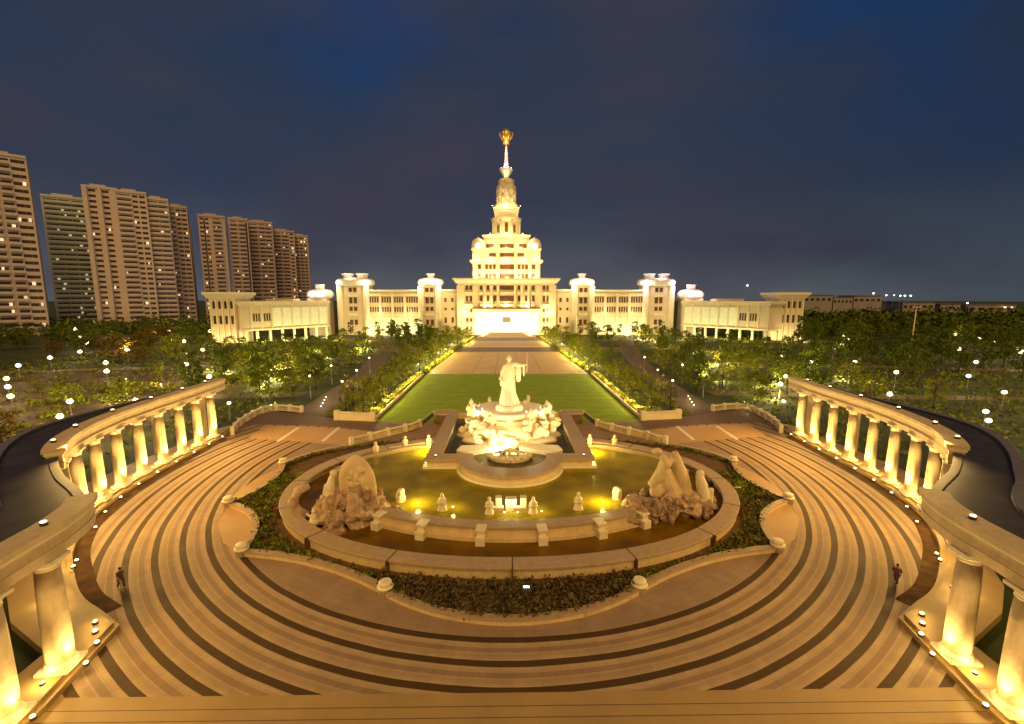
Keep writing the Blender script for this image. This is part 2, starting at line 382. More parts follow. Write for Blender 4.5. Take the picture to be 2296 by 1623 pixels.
# inner upper pond held by the cascade wall
ARC = [(25.5*math.sin(R(a)), 61.0-25.5*math.cos(R(a))) for a in np.linspace(-29, 29, 40)]
inner = [(x, y-.1) for x, y in ARC]+[(15.5, 42), (19, 45), (19.6, 49), (17, 53.5), (11.2, 57.2), (-11.2, 57.2), (-17, 53.5), (-19.6, 49), (-19, 45), (-15.5, 42)]
S('upper_pond_water', MB().sheet(inner, .72), M['water'])
cw = empty('cascade_wall', (0, 35.5, 0), label='curved stone cascade wall with six bracket piers across the front of the pool', cat='wall')
o0 = (0, 35.5, 0)
rel(MB().wall(ARC, -.4, .25, 0, 1.15), o0).build('wall_body', M['stone'], cw, bevel=.03)
rel(MB().wall(ARC, -.85, .40, 1.15, 1.36), o0).build('coping', M['coping'], cw, bevel=.03)
rel(MB().wall(ARC, .25, .62, .05, .50), o0).build('ledge', M['stone'], cw, bevel=.03)
for xx in (-11.3, -7.3, -2.45, 2.45, 7.3, 11.3):
    a = math.asin(xx/25.5); c = (25.5*math.sin(a), 61-25.5*math.cos(a)); nn = (math.sin(a), -math.cos(a))
    b = MB().obox((c[0]+nn[0]*.45, c[1]+nn[1]*.45), (math.cos(a), math.sin(a)), (.32, .5), .10, 1.20).obox((c[0]+nn[0]*.5, c[1]+nn[1]*.5), (math.cos(a), math.sin(a)), (.42, .55), 1.2, 1.42).obox((c[0]+nn[0]*.92, c[1]+nn[1]*.92), (math.cos(a), math.sin(a)), (.40, .36), -.1, .82)
    rel(b, o0).build('bracket_pier', M['stone2'], cw, bevel=.05)
# rear ledge of the pond, left and right of the rectangular basin
for sgn in (1, -1):
    t = 'right' if sgn > 0 else 'left'
    P = spline(mir([(9.6, 57.6), (12.5, 57.4), (15.5, 55.6), (18.3, 52.6), (19.8, 48.5)], sgn), .5)
    w = MB().wall(P, -.3, .3, 0, .95).build('pond_ledge', M['coping'], None, bevel=.04)
    tag(w, 'low curved stone ledge behind the %s rockery, running from the square basin' % t, 'wall')
# rectangular basin with a bowed front
def basin_outline(hx, y0, y1, r, cy):
    a0 = math.asin(min(1, (y0-cy)/r)) if False else 0
    p = [(-hx, y1), (-hx, y0), (-r, y0)]
    p += [(-r*math.cos(t), cy-(r*.95)*math.sin(t)) for t in np.linspace(0.0, math.pi, 25)[1:-1]]
    return p+[(r, y0), (hx, y0), (hx, y1)]
rb = empty('square_basin', (0, 60, 0), label='raised square stone basin with bowed front around the statue pedestal', cat='basin')
oo = (0, 60, 0)
def ringwall(outer, inner, z0, z1):
    mb = MB(); n = len(outer)
    v = [(p[0], p[1], z0) for p in outer]+[(p[0], p[1], z0) for p in inner]+[(p[0], p[1], z1) for p in outer]+[(p[0], p[1], z1) for p in inner]
    f = []
    for i in range(n-1):
        j = i+1
        f += [(i, j, 2*n+j, 2*n+i), (n+j, n+i, 3*n+i, 3*n+j), (2*n+i, 2*n+j, 3*n+j, 3*n+i)]
    f += [(0, 2*n, 3*n, n), (n-1, 2*n-1, 4*n-1, 3*n-1)]
    return mb.add(v, f)
fo = basin_outline(9.5, 50.2, 71.8, 5.6, 50.2); fi = basin_outline(8.2, 51.4, 71.8, 4.5, 50.8)
rel(ringwall(basin_outline(9.5, 50.2, 71.8, 5.6, 50.2), basin_outline(8.1, 51.6, 71.8, 4.4, 51.0), 0.0, 1.5), oo).build('basin_wall', M['stone'], rb)
rel(ringwall(basin_outline(9.75, 49.95, 71.8, 5.85, 50.2), basin_outline(8.0, 51.7, 71.8, 4.3, 51.1), 1.5, 1.85), oo).build('coping', M['coping'], rb)
rel(ringwall(basin_outline(9.95, 49.75, 71.8, 6.1, 50.2), basin_outline(9.4, 50.3, 71.8, 5.5, 50.3), 0.3, 1.0), oo).build('plinth_course', M['stone2'], rb)
rel(MB().box(-8.2, 8.2, 70.4, 71.6, 0, 1.8), oo).build('rear_wall', M['stone'], rb)
for sgn in (1, -1):
    rel(MB().lathe([(1.5, 0), (1.5, 1.5), (1.75, 1.55), (1.75, 1.9), (1.5, 1.9)], 20, (sgn*10.2, 71.7, 0), 1.15, .8), oo).build('end_pier', M['coping'], rb)
S('basin_water', MB().sheet([(-8.2, 51.5), (-4.3, 51.2), (-3.6, 49), (0, 47.2), (3.6, 49), (4.3, 51.2), (8.2, 51.5), (8.2, 70.5), (-8.2, 70.5)], 1.05), M['water3'])

# statue pedestal: tiered, lobed, crowded with carved scrolls
pc = (0, 61.2, 0)
pd = empty('statue_pedestal', pc, label='tiered carved pedestal with flared bowl under the robed statue', cat='pedestal')
MB().lathe([(6.2, 0), (6.6, .9), (6.9, 1.2), (6.6, 1.5), (5.6, 1.6), (5.4, 1.9)], 96, (0, 0, 0), 1, .8, 0, 12, .05).build('lower_tier', M['stone2'], pd)
MB().lathe([(5.4, 1.6), (5.6, 2.3), (5.2, 2.9), (4.7, 3.0), (4.5, 3.4)], 80, (0, 0, 0), 1, .85, .2, 10, .05).build('middle_tier', M['stone2'], pd)
MB().lathe([(4.1, 2.6), (4.1, 4.2), (4.3, 4.25), (4.9, 4.75), (5.05, 5.05), (4.7, 5.1), (4.5, 4.85), (1, 4.8)], 64, (0, 0, 0), 1, .85).build('bowl', M['stone2'], pd)
for a in range(-75, 76, 30):
    q = R(a-90); MB().obox((4.15*math.cos(q), 3.55*math.sin(q)), (-math.sin(q), math.cos(q)), (.62, .18), 3.1, 4.1).build('carved_panel', M['stone'], pd, bevel=.06)
MB().lathe([(1.9, 4.8), (1.95, 5.15), (1.75, 5.5), (1.2, 5.6)], 32, (0, 0, 0), 1, .9).build('plinth', M['stone2'], pd)
for k in range(26):
    a = R(-90+(-132+264*k/25)); rr = rnd.uniform(5.2, 6.4); z = rnd.uniform(1.4, 3.9); sgn = math.cos(a)
    mb = MB()
    for j in range(4):
        mb.ell((rr*math.cos(a)+rnd.uniform(-.5, .5), rr*.85*math.sin(a)+rnd.uniform(-.4, .4), z+rnd.uniform(-.4, .5)), (rnd.uniform(.35, .7), rnd.uniform(.3, .55), rnd.uniform(.3, .6)), 10, 7, None, .5, k*7+j, 2)
    mb.build('carved_scroll', M['stone2'], pd)
for sgn in (1, -1):
    MB().prism([(sgn*1.2, -6.2), (sgn*5.0, -8.2), (sgn*6.6, -7.2), (sgn*6.2, -5.4), (sgn*1.2, -4.6)][::sgn], .5, 1.55).build('wing_slab', M['stone2'], pd, bevel=.15)
for k, a in enumerate([-168, -146, -122, -60, -36, -14, 20, 60, 120, 160]):
    q = R(a); c = (5.2*math.cos(q), 61.2+4.4*math.sin(q), 4.2+.25*(k % 2))
    t = empty('carved_beast', c, q+math.pi/2, label='small carved stone beast perched on the pedestal rim, number %d clockwise' % (k+1), cat='sculpture', group='carved beasts around the pedestal rim')
    MB().ell((0, 0, .45), (.42, .62, .45), 12, 8, None, .25, k).ell((0, -.5, 1.0), (.3, .34, .36), 10, 7, None, .2, k+3).ell((.14, -.45, 1.42), (.09, .08, .2), 6, 5).ell((-.14, -.45, 1.42), (.09, .08, .2), 6, 5).tube([(0, .5, .4), (0, .85, .75), (0, .8, 1.3)], [.16, .12, .04], 7).ell((.25, -.5, .2), (.13, .2, .2), 8, 6).ell((-.25, -.5, .2), (.13, .2, .2), 8, 6).build('beast_body', M['stone2'], t, remesh=.07)
for k, t in enumerate(pd.children): pass
for k, o in enumerate([o for o in C.objects if o.name.startswith('carved_beast')]):
    where = ['far left end of the rim', 'left shoulder of the rim', 'left of centre at the front of the rim', 'right of centre at the front of the rim', 'right shoulder of the rim', 'far right end of the rim',
             'back right of the rim behind the end one', 'back of the rim just right of the statue', 'back of the rim just left of the statue', 'back left of the rim behind the end one'][k]
    o['label'] = 'small carved stone beast at the '+where
# shell-shaped fountain sculpture before the pedestal
sh = MB()
for k in range(9):
    a = R(180+180*k/8); c = (2.2*math.cos(a), 51.9+1.5*math.sin(a)+.5)
    sh.ell((c[0], c[1], 1.35), (.48, .42, .42), 10, 7, None, .35, k, 2)
sh.lathe([(2.2, .8), (2.5, 1.1), (2.35, 1.2), (1.9, 1.0)], 40, (0, 52.3, 0), 1, .7)
sh.tube([(-1.3, 52.3, 1.0), (-.9, 52.2, 1.9), (0, 52.2, 2.2), (.9, 52.2, 1.9), (1.3, 52.3, 1.0)], .2, 8).tube([(0, 52.2, 1), (0, 52.2, 2.2)], .2, 8).tube([(1.9, 52.1, 1.2), (1.95, 52.1, 2.3)], .07, 6)
tag(sh.build('wreath_fountain', M['stone2']), 'round carved wreath fountain in the bowed bay in front of the pedestal', 'fountain')

# the robed statue: one continuous body
def statue():
    mb = MB(); z0 = 5.55; k = .0064
    sec = [(0, -205, 215, 1.05), (90, -210, 205, 1.0), (190, -190, 160, .85), (290, -165, 135, .72), (420, -152, 128, .62), (560, -165, 120, .6), (640, -135, 118, .55), (760, -120, 120, .5), (860, -100, 105, .42), (905, -60, 70, .3), (925, -32, 34, .2)]
    v = []; f = []; n = 40
    for j, (h, a, b, dep) in enumerate(sec):
        cx = (a+b)/2*k; rx = (b-a)/2*k
        for i in range(n):
            t = 2*math.pi*i/n; fold = 1+.07*math.cos(9*t+.5*j*.6)*(1 if j < 7 else .3)
            v.append((cx+rx*math.cos(t)*fold, dep*math.sin(t)*fold, z0+h*k))
    for j in range(len(sec)-1):
        for i in range(n): f.append((j*n+i, j*n+(i+1) % n, (j+1)*n+(i+1) % n, (j+1)*n+i))
    f.append(tuple((len(sec)-1)*n+i for i in range(n))); f.append(tuple(reversed(range(n)))); mb.add(v, f, True)
    Z = lambda h: z0+h*k
    mb.lathe([(.2, 0), (.19, .25)], 12, (0, -.02, Z(900)))                                      # neck
    mb.ell((0, -.05, Z(995)), (.34, .38, .50), 20, 14)                                          # head
    mb.ell((0, .12, Z(1045)), (.24, .26, .2), 12, 8)                                            # hair bun
    mb.ell((0, -.42, Z(985)), (.05, .09, .1), 8, 6).ell((0, -.36, Z(955)), (.12, .07, .035), 8, 6)  # nose, mouth
    mb.ell((-.13, -.36, Z(1012)), (.07, .05, .035), 8, 6).ell((.13, -.36, Z(1012)), (.07, .05, .035), 8, 6)
    mb.ell((-.34, 0, Z(990)), (.05, .08, .12), 8, 6).ell((.34, 0, Z(990)), (.05, .08, .12), 8, 6)
    # viewer's right: raised arm with hanging sleeves
    mb.tube([(.45, 0, Z(865)), (.95, -.05, Z(880)), (1.45, -.15, Z(850)), (2.1, -.2, Z(860))], [.34, .36, .30, .16], 14)
    mb.ell((1.25, -.05, Z(700)), (.42, .22, 1.25), 16, 12).ell((1.25, -.02, Z(560)), (.36, .2, .5), 12, 8)
    mb.ell((2.0, -.15, Z(740)), (.16, .12, .85), 12, 10)
    mb.ell((2.2, -.2, Z(862)), (.15, .1, .11), 10, 7)
    for q in range(5): mb.tube([(2.24, -.2, Z(850+q*6)), (2.42, -.24+.03*q, Z(852+q*7)), (2.48, -.3+.03*q, Z(846+q*6))], [.045, .04, .03], 6)
    # viewer's left: arm bent to the waist
    mb.tube([(-.55, 0, Z(850)), (-.98, -.05, Z(700)), (-1.22, -.1, Z(570)), (-.75, -.42, Z(500)), (-.35, -.52, Z(545))], [.26, .24, .25, .22, .13], 14)
    mb.ell((-.9, -.2, Z(470)), (.4, .3, .6), 12, 9)
    mb.ell((-.27, -.56, Z(555)), (.12, .08, .1), 8, 6)
    for q in range(5): mb.tube([(-.25, -.56, Z(548+q*6)), (-.1, -.6, Z(550+q*7)), (-.03, -.58, Z(548+q*7))], [.04, .035, .03], 6)
    return mb
st = empty('robed_statue', (0, 61.2, 0), label='tall pale stone statue of a robed figure with one arm held out', cat='statue')
statue().build('figure', M['stone2'], st, remesh=.04)
MB().tube([(2.42, -.26, 5.55+.0064*700), (2.42, -.26, 5.55+.0064*1130)], .035, 6).build('staff', M['stone2'], st)

# figurines and the lit block weir behind the cascade wall
def figurine(x, y, h, lab):
    t = empty('figurine', (x, y, .6), label=lab, cat='statuette', group='small stone figures along the cascade wall')
    MB().lathe([(.42, 0), (.40, .15), (.30, .45), (.26, .8), (.30, 1.0), (.22, 1.15), (.09, 1.22)], 18, (0, 0, 0), 1, .8, 0, 7, .05).ell((0, -.02, 1.38), (.15, .16, .2), 12, 8).tube([(.24, 0, 1.02), (.34, -.15, .75), (.05, -.33, .8)], [.09, .08, .05], 8).tube([(-.24, 0, 1.02), (-.34, -.15, .75), (-.05, -.33, .8)], [.09, .08, .05], 8).build('figure', M['stone2'], t, remesh=.04).scale = (h, h, h)
figurine(-6.3, 39.6, 1.15, 'small stone figure standing in the pond, leftmost of the four behind the cascade wall')
figurine(-1.95, 38.9, 1.1, 'small stone figure just left of the golden block weir')
figurine(2.0, 38.9, 1.1, 'slim stone figure just right of the golden block weir')
figurine(6.2, 39.6, 1.15, 'small stone figure standing in the pond, rightmost of the four behind the cascade wall')
wr = empty('block_weir', (0, 39.6, .3), label='group of square stone blocks glowing gold in the pond behind the cascade wall', cat='weir')
for x, w, h, y in ((-1.15, .28, 1.55, .3), (0, .48, 1.6, 0), (1.15, .28, 1.55, .3)): MB().box(x-w, x+w, y-.35, y+.35, 0, h).build('block', M['stone2'], wr, bevel=.04)
for x in (-.85, .85): MB().box(x-.75+(.2 if x > 0 else -.2), x+.75+(.2 if x > 0 else -.2)-.4, -.6, -.1, 0, .9).build('side_block', M['stone'], wr, bevel=.04)

# rockeries
def rockery(sgn, lab):
    t = empty('rockery', (sgn*14.6, 39.6, 0), label=lab, cat='rockery', group='rockeries in the pool')
    rr = random.Random(11+sgn)
    for k in range(24):
        a = rr.uniform(0, 2*math.pi); q = rr.uniform(.1, 1)
        x = 4.4*q*math.cos(a); y = 3.1*q*math.sin(a); s = rr.uniform(.75, 1.45)*(1.25-.45*q)
        rot = Matrix.Rotation(rr.uniform(0, 6), 3, 'Z') @ Matrix.Rotation(rr.uniform(-.6, .6), 3, 'X')
        hz = .35+1.25*(1-q)
        MB().ell((x, y, hz), (s, s*.8, s*rr.uniform(.7, 1.3)), 20, 14, rot, .8, k*5+sgn*40, 1.7, smooth=False).build('rock', M['rock' if k % 3 else 'rock2'], t)
    return t
rockery(-1, 'brown rock pile in the pool beneath the oval carved relief')
rockery(1, 'brown rock pile in the pool beneath the pale peaked sculpture')
def stele():
    t = empty('relief_stone', (-13.9, 39.6, 1.2), R(-6), label='large oval pale stone carved with a relief of figures on the left rockery', cat='sculpture')
    v = MB(); 
    v.ell((0, 0, 2.0), (1.75, .42, 2.75), 32, 24, Matrix.Rotation(R(-7), 3, 'Y'), .10, 4, 1.5)
    for k in range(24):
        a = rnd.uniform(0, 6.28); q = rnd.uniform(0, .8); v.ell((1.35*q*math.cos(a)+.2, -.36, 2.1+2.0*q*math.sin(a)), (rnd.uniform(.12, .34), .2, rnd.uniform(.2, .55)), 8, 6)
    v.build('carved_stone', M['stone'], t, remesh=.06)
    t = empty('standing_figure', (-16.3, 39.2, 1.2), R(8), label='slender pale stone figure leaning beside the oval relief on the left rockery', cat='statuette')
    MB().tube([(0, 0, 0), (.05, 0, 1.0), (.0, 0, 2.0), (.25, 0, 2.9)], [.5, .45, .42, .3], 14).ell((.38, -.05, 3.2), (.3, .3, .4), 12, 8).tube([(-.3, -.1, 2.3), (-.45, -.4, 1.5), (0, -.55, 1.3)], [.16, .15, .1], 8).build('figure', M['stone2'], t, remesh=.06)
    t = empty('stone_arch', (-18.3, 38.9, .5), R(12), label='curved horn-like stone arch at the outer end of the left rockery', cat='sculpture')
    MB().tube([(.2, 0, 2.9), (-.7, 0, 2.5), (-1.15, 0, 1.6), (-.9, 0, .6), (-.2, -.1, 0)], [.3, .42, .45, .5, .6], 12).build('arch', M['rock2'], t)
    t = empty('crouching_figure', (-17.0, 37.2, .5), 0, label='small crouching stone figure in the hollow below the horn-like arch', cat='statuette')
    MB().ell((0, 0, .4), (.45, .4, .45), 12, 8).tube([(0, 0, .5), (.05, -.05, 1.15)], [.35, .25], 10).ell((.05, -.1, 1.4), (.2, .22, .25), 10, 8).tube([(-.3, -.1, .9), (-.55, -.2, 1.3)], [.12, .08], 7).build('figure', M['stone2'], t, remesh=.06)
    t = empty('peaked_sculpture', (14.7, 39.8, 1.2), R(5), label='pale peaked stone sculpture pierced by a hole on the right rockery', cat='sculpture')
    v = MB()
    v.tube([(-1.9, 0, 1.7), (-1.1, 0, 2.6), (-.5, 0, 3.9), (-.9, 0, 4.6)], [.35, .55, .6, .3], 12)
    v.tube([(1.6, 0, .6), (1.1, 0, 2.4), (.55, 0, 3.9), (.25, 0, 4.9)], [.6, .65, .5, .3], 12)
    v.tube([(.9, 0, -.6), (.35, 0, .8), (-.3, 0, 2.0), (-.6, 0, 3.2)], [.45, .8, .75, .6], 12)
    v.ell((-.9, 0, 1.4), (1.0, .5, .9), 14, 10, None, .3, 3).ell((-1.4, 0, 5.0), (.5, .35, .35), 10, 8).ell((.1, 0, 4.1), (.6, .4, .3), 10, 8)
    v.build('carved_stone', M['stone'], t, remesh=.08)
    t = empty('leaning_stone', (17.6, 39.4, .9), R(-8), label='knobbly upright pale stone with an eye hole right of the peaked sculpture', cat='sculpture')
    v = MB().tube([(0, 0, 0), (.1, 0, 1.1), (-.15, 0, 2.2), (-.4, 0, 3.1)], [.6, .5, .52, .34], 12).ell((-.35, 0, 3.2), (.4, .3, .42), 10, 8).tube([(.7, 0, 0), (.75, 0, 1.9)], [.22, .2], 8)
    v.build('carved_stone', M['stone2'], t, remesh=.07)
    for x, y, n in ((-10.6, 41.6, 'left'), (10.3, 41.8, 'right')):
        t = empty('turtle_head_stone', (x, y, .6), 0, label='pale rounded stone head at the pond end of the %s rockery' % n, cat='sculpture')
        MB().ell((0, 0, .7), (.5, .45, .65), 12, 9, None, .3, x).tube([(0, 0, 0), (.1, 0, .6)], [.5, .4], 10).ell((.1, -.3, 1.1), (.25, .3, .25), 10, 7).build('carved_stone', M['stone2'], t, remesh=.06)
stele()
# small kneeling figures and urns on the rear ledge
for k, (x, y, l) in enumerate([(-13.6, 57.5, 'small pale figure on the rear ledge left of the basin'), (-16.7, 55, 'small pale bird sculpture on the rear ledge behind the oval relief'), (13.8, 57.6, 'small pale figure on the rear ledge right of the basin'), (10.6, 57.9, 'squat pale bollard on the rear ledge beside the right basin wall'), (-10.6, 57.9, 'squat pale bollard on the rear ledge beside the left basin wall')]):
    t = MB().lathe([(.35, 0), (.3, .4), (.36, .7), (.16, .95)], 12, (0, 0, 0), 1, 1, 0, 5, .1).ell((0, 0, 1.12), (.2, .2, .22), 10, 7).build('ledge_figure', M['stone2'], None)
    t.location = (x, y, .95); tag(t, l, 'statuette', 'small figures on the rear ledge')

# planting bed around the pool, scalloped border
BO = []
def arc3(p, q, bulge, n=14):     # curve from p to q; bulge towards the left of travel
    out = []; dx, dy = q[0]-p[0], q[1]-p[1]; L = math.hypot(dx, dy); nx, ny = -dy/L, dx/L
    for i in range(n):
        t = i/n; b = bulge*4*t*(1-t); out.append((p[0]+dx*t+nx*b, p[1]+dy*t+ny*b))
    return out
K = [(8.7, 28.7), (21.2, 33.6), (27.4, 42.2), (27.2, 52.8), (21.9, 59.4)]
half = arc3((0, 25.7), K[0], -.75)+arc3(K[0], K[1], .9)+arc3(K[1], K[2], 1.6)+arc3(K[2], K[3], 1.3)+arc3(K[3], K[4], -.9)+[K[4]]
BED = half+[(14, 62.5), (-14, 62.5)]+mir(half[::-1], -1)[:-1]
S('bed_soil', MB().sheet(BED, .05), M['soil'])
lobe = arc3(K[2], K[3], 1.3)+[K[3]]
for sgn in (1, -1):
    S('patio_lobe', MB().sheet(mir(arc3(K[1], K[2], 1.45)+[K[2], (26.2, 38.6), (23.8, 35.4)], sgn), .030), M['apron'])
    S('patio_lobe', MB().sheet(mir(lobe+[(28.4, 49), (28.4, 45)], sgn), .030), M['apron'])
bw = empty('bed_border', (0, 42, 0), label='low scalloped stone border around the planting bed, with round knobs at its corners', cat='border')
ob = (0, 42, 0)
bp = mir(half[::-1], -1)[:-1]+half
rel(MB().wall(bp, -.2, .25, 0, .36), ob).build('border_wall', M['stone'], bw, bevel=.03)
rel(MB().wall(bp, -.27, .33, .36, .45), ob).build('coping', M['coping'], bw, bevel=.02)
for sgn in (1, -1):
    for kx, ky in K[:4]:
        rel(MB().lathe([(.46, 0), (.46, .5), (.56, .53), (.56, .61), (.36, .64), (.40, .72), (.46, .82), (.42, .93), (.25, 1.0)], 18, (sgn*kx, ky, 0)), ob).build('corner_knob', M['stone2'], bw)

def inpoly(x, y, P):
    c = False; n = len(P)
    for i in range(n):
        x1, y1 = P[i]; x2, y2 = P[i-1]
        if (y1 > y) != (y2 > y) and x < (x2-x1)*(y-y1)/(y2-y1)+x1: c = not c
    return c
def leafquad(mb, c, s, r):
    n = Vector((r.gauss(0, 1), r.gauss(0, 1), r.gauss(.4, 1))).normalized(); a = n.orthogonal().normalized(); b = n.cross(a)
    th = r.uniform(0, 3.14); a, b = a*math.cos(th)+b*math.sin(th), b*math.cos(th)-a*math.sin(th)
    c = Vector(c); mb.add([c-a*s, c+b*s*.55, c+a*s, c-b*s*.55], [(0, 1, 2, 3)])
E_OUT = ellipse(23.3, 16.5)
def bed_plants(name, m, cond, num, hmax, size, lab, seed):
    r = random.Random(seed); mb = MB(); k = 0
    while k < num:
        x = r.uniform(-27.5, 27.5); y = r.uniform(25.5, 62)
        if not inpoly(x, y, BED) or inpoly(x, y, E_OUT) or not cond(x, y, r): continue
        k += 1; h = hmax*r.uniform(.5, 1)
        for j in range(6): leafquad(mb, (x+r.gauss(0, .12), y+r.gauss(0, .12), .08+h*r.random()), size*r.uniform(.6, 1.3), r)
    o = mb.build(name, m); tag(o, lab, 'plants', kind='stuff')
bed_plants('bronze_ground_cover', M['shrub'], lambda x, y, r: abs(x) < 9.5 and y < 33 or (r.random() < .12 and y < 44), 1500, .7, .17, 'brown-leaved low shrubs filling the front of the bed below the pool wall', 1)
bed_plants('green_ground_cover', M['leafa'], lambda x, y, r: (abs(x) > 7 and y < 50) or (y < 27.5 and r.random() < .4), 950, .5, .16, 'green low plants filling the sides of the bed around the pool', 2)
bed_plants('edging_plants', M['leafb'], lambda x, y, r: not inpoly(x*1.035, 44+(y-44)*1.035, BED), 650, .42, .14, 'dark green clipped edging plants just inside the bed border', 3)
t = empty('bed_spotlight', (.9, 28.0, .05), label='small dark box spotlight among the brown shrubs at the front of the bed', cat='spotlight')
MB().box(-.35, .35, -.3, .3, 0, .75).build('housing', M['darkmetal'], t, bevel=.04); MB().box(-.2, .2, .06, .2, .755, .79).build('lens', M['lampw'], t)
for x, y, l in ((-21.7, 45.2, 'left'), (23.9, 45.2, 'right')):
    o = MB().ell((0, 0, 0), (.42, .16, .07), 12, 6).build('bed_sign', M['stone2']); o.location = (x, y, .3)
    tag(o, 'small pale oval plate lying in the bed at the %s end of the pool' % l, 'plate')

# ------------------------------------------------------------------ colonnades
FRONT = spline([(42.4, 66.5), (42.0, 62), (41.7, 57), (41.5, 52), (41.0, 47), (39.9, 42.3), (38.2, 38.2), (35.7, 34.6), (31.8, 30.9), (28.0, 28.1), (25.6, 25.9), (24.5, 23.3), (24.1, 20.5), (23.75, 17), (23.4, 6)], .5)
OUTER = spline([(43.9, 67), (43.9, 62), (44.3, 56), (44.9, 50), (45.1, 45), (44.4, 41.2), (42.5, 37.6), (39.5, 33.9), (36.4, 30.8), (33.9, 28.4), (31.6, 26.6), (29.6, 24.4), (28.6, 21.8), (28.2, 18), (28.1, 14), (28.1, 6)], .5)
def colonnade(sgn):
    side = 'right' if sgn > 0 else 'left'
    t = empty('colonnade', (sgn*35, 35, 0), label='long curved cream colonnade with dark flat roof along the %s side of the plaza' % side, cat='colonnade', group='curved colonnades beside the plaza')
    oc = (sgn*35, 35, 0)
    F = mir(FRONT, sgn); O = mir(OUTER, sgn); E_ = mir(EDGE, sgn); s = sgn
    inn = E_[::-1]+[(sgn*22.95, 20), (sgn*22.2, 5)]
    outp = mir([(44.2, 67), (44.4, 60), (45.1, 52), (45.0, 44), (41.5, 38.6), (37.6, 34.6), (35.9, 31.6), (33.6, 28.2), (30.6, 25.6), (27.6, 24.0), (26.1, 23.2), (25.9, 20), (25.5, 5)], sgn)
    rel(MB().prism(inn+outp[::-1], .0, .32), oc).build('floor_plinth', M['pad'], t)
    rel(MB().prism([(p[0]*1.0+sgn*(.55 if p[1] > 25.6 else .35), p[1]) for p in inn]+outp[::-1], .32, .5), oc).build('upper_step', M['pad'], t)
    FA = [p for p in F if p[1] > 34.4]; FB = [p for p in F if p[1] < 26.3]
    for G in (FA, FB):
        rel(MB().wall(G, -.48, .48, 6.7, 7.85).wall(G, -.53, .53, 7.15, 7.25), oc).build('entablature', M['stone'], t)
        rel(MB().wall(G, -.58, .58, 7.85, 8.05), oc).build('lower_cornice', M['stone2'], t)
        rel(MB().wall(G, -.70, .70, 8.05, 8.34), oc).build('cornice', M['stone'], t)
    rel(MB().wall([p for p in F if 26.2 < p[1] < 34.8], -.25, .25, 7.2, 7.74), oc).build('roof_edge_beam', M['roofdark'], t)
    rel(MB().prism(F+O[::-1], 7.45, 7.7), oc).build('roof', M['roofdark'], t)
    rel(MB().wall(O, -.3, .3, 7.35, 7.95), oc).build('outer_beam', M['rim'], t)
    # columns
    total = plen(F); ds = []
    d = 3.2
    while d < 33: ds.append(d); d += 3.45
    near = []
    acc = 0
    for a, b in zip(F, F[1:]):
        acc += math.hypot(b[0]-a[0], b[1]-a[1])
        for Y in (22.6, 19.4, 16.2, 13.0):
            if a[1] >= Y > b[1]: near.append(acc)
    proto = None
    for dd in ds+near:
        (x, y), tg = along(F, dd)
        if proto is None:
            c = MB().lathe([(.60, .95), (.61, 1.4), (.60, 3), (.565, 5), (.51, 6.15)], 36, (0, 0, 0), 1, 1, 0, 18, .03).build('column', M['stone'], t)
            MB().box(-.78, .78, -.78, .78, .5, .68).lathe([(.74, .68), (.77, .74), (.70, .80), (.63, .86), (.68, .91), (.58, .97)], 28).build('base', M['stone2'], c)
            MB().lathe([(.51, 6.13), (.56, 6.18), (.53, 6.24), (.56, 6.36), (.66, 6.52)], 28).box(-.68, .68, -.68, .68, 6.52, 6.7).build('capital', M['stone2'], c)
            proto = c
        else:
            c = copy_tree(proto, t)
        c.location = (x-oc[0], y-oc[1], 0); c.rotation_euler[2] = math.atan2(tg[1], tg[0])
        c.scale = (.97, .97, 1) if y < 24 else (.84, .84, 1)
    # a few plainer pillars under the outer beam
    for dd in (3, 11, 19, 27):
        (x, y), tg = along(O, dd)
        rel(MB().box(x-.35, x+.35, y-.35, y+.35, .5, 7.35), oc).build('rear_pillar', M['stone'], t)
    return F, O, ds, near
FL = empty('uplight_proto', (0, 0, 0))
def uplight(x, y, z, power, lab, grp, col=(1, .70, .24), r=.14, cat='floodlight', name='ground_floodlight', lz=.35):
    global UP
    t = empty(name, (x, y, z), label=lab, cat=cat, group=grp)
    b = MB().lathe([(r*1.1, 0), (r*1.2, r*.7), (r*1.0, r*1.2)], 10)
    if 'cyl' not in UP:
        UP['cyl'] = b.build('housing', M['darkmetal'], t); UP['lens'] = MB().lathe([(r*.95, r*1.2), (r*.9, r*1.6), (r*.4, r*1.8)], 10).build('lens', M['lamp'], t)
        UP['cyl']['r'] = r; UP['r'] = r
    else:
        for k in ('cyl', 'lens'):
            c = UP[k].copy(); C.objects.link(c); c.parent = t; c.scale = (r/UP['r'],)*3
    if power: light(t, (0, 0, lz), power, col, .12)
    return t
UP = {}
bpy.data.objects.remove(FL)
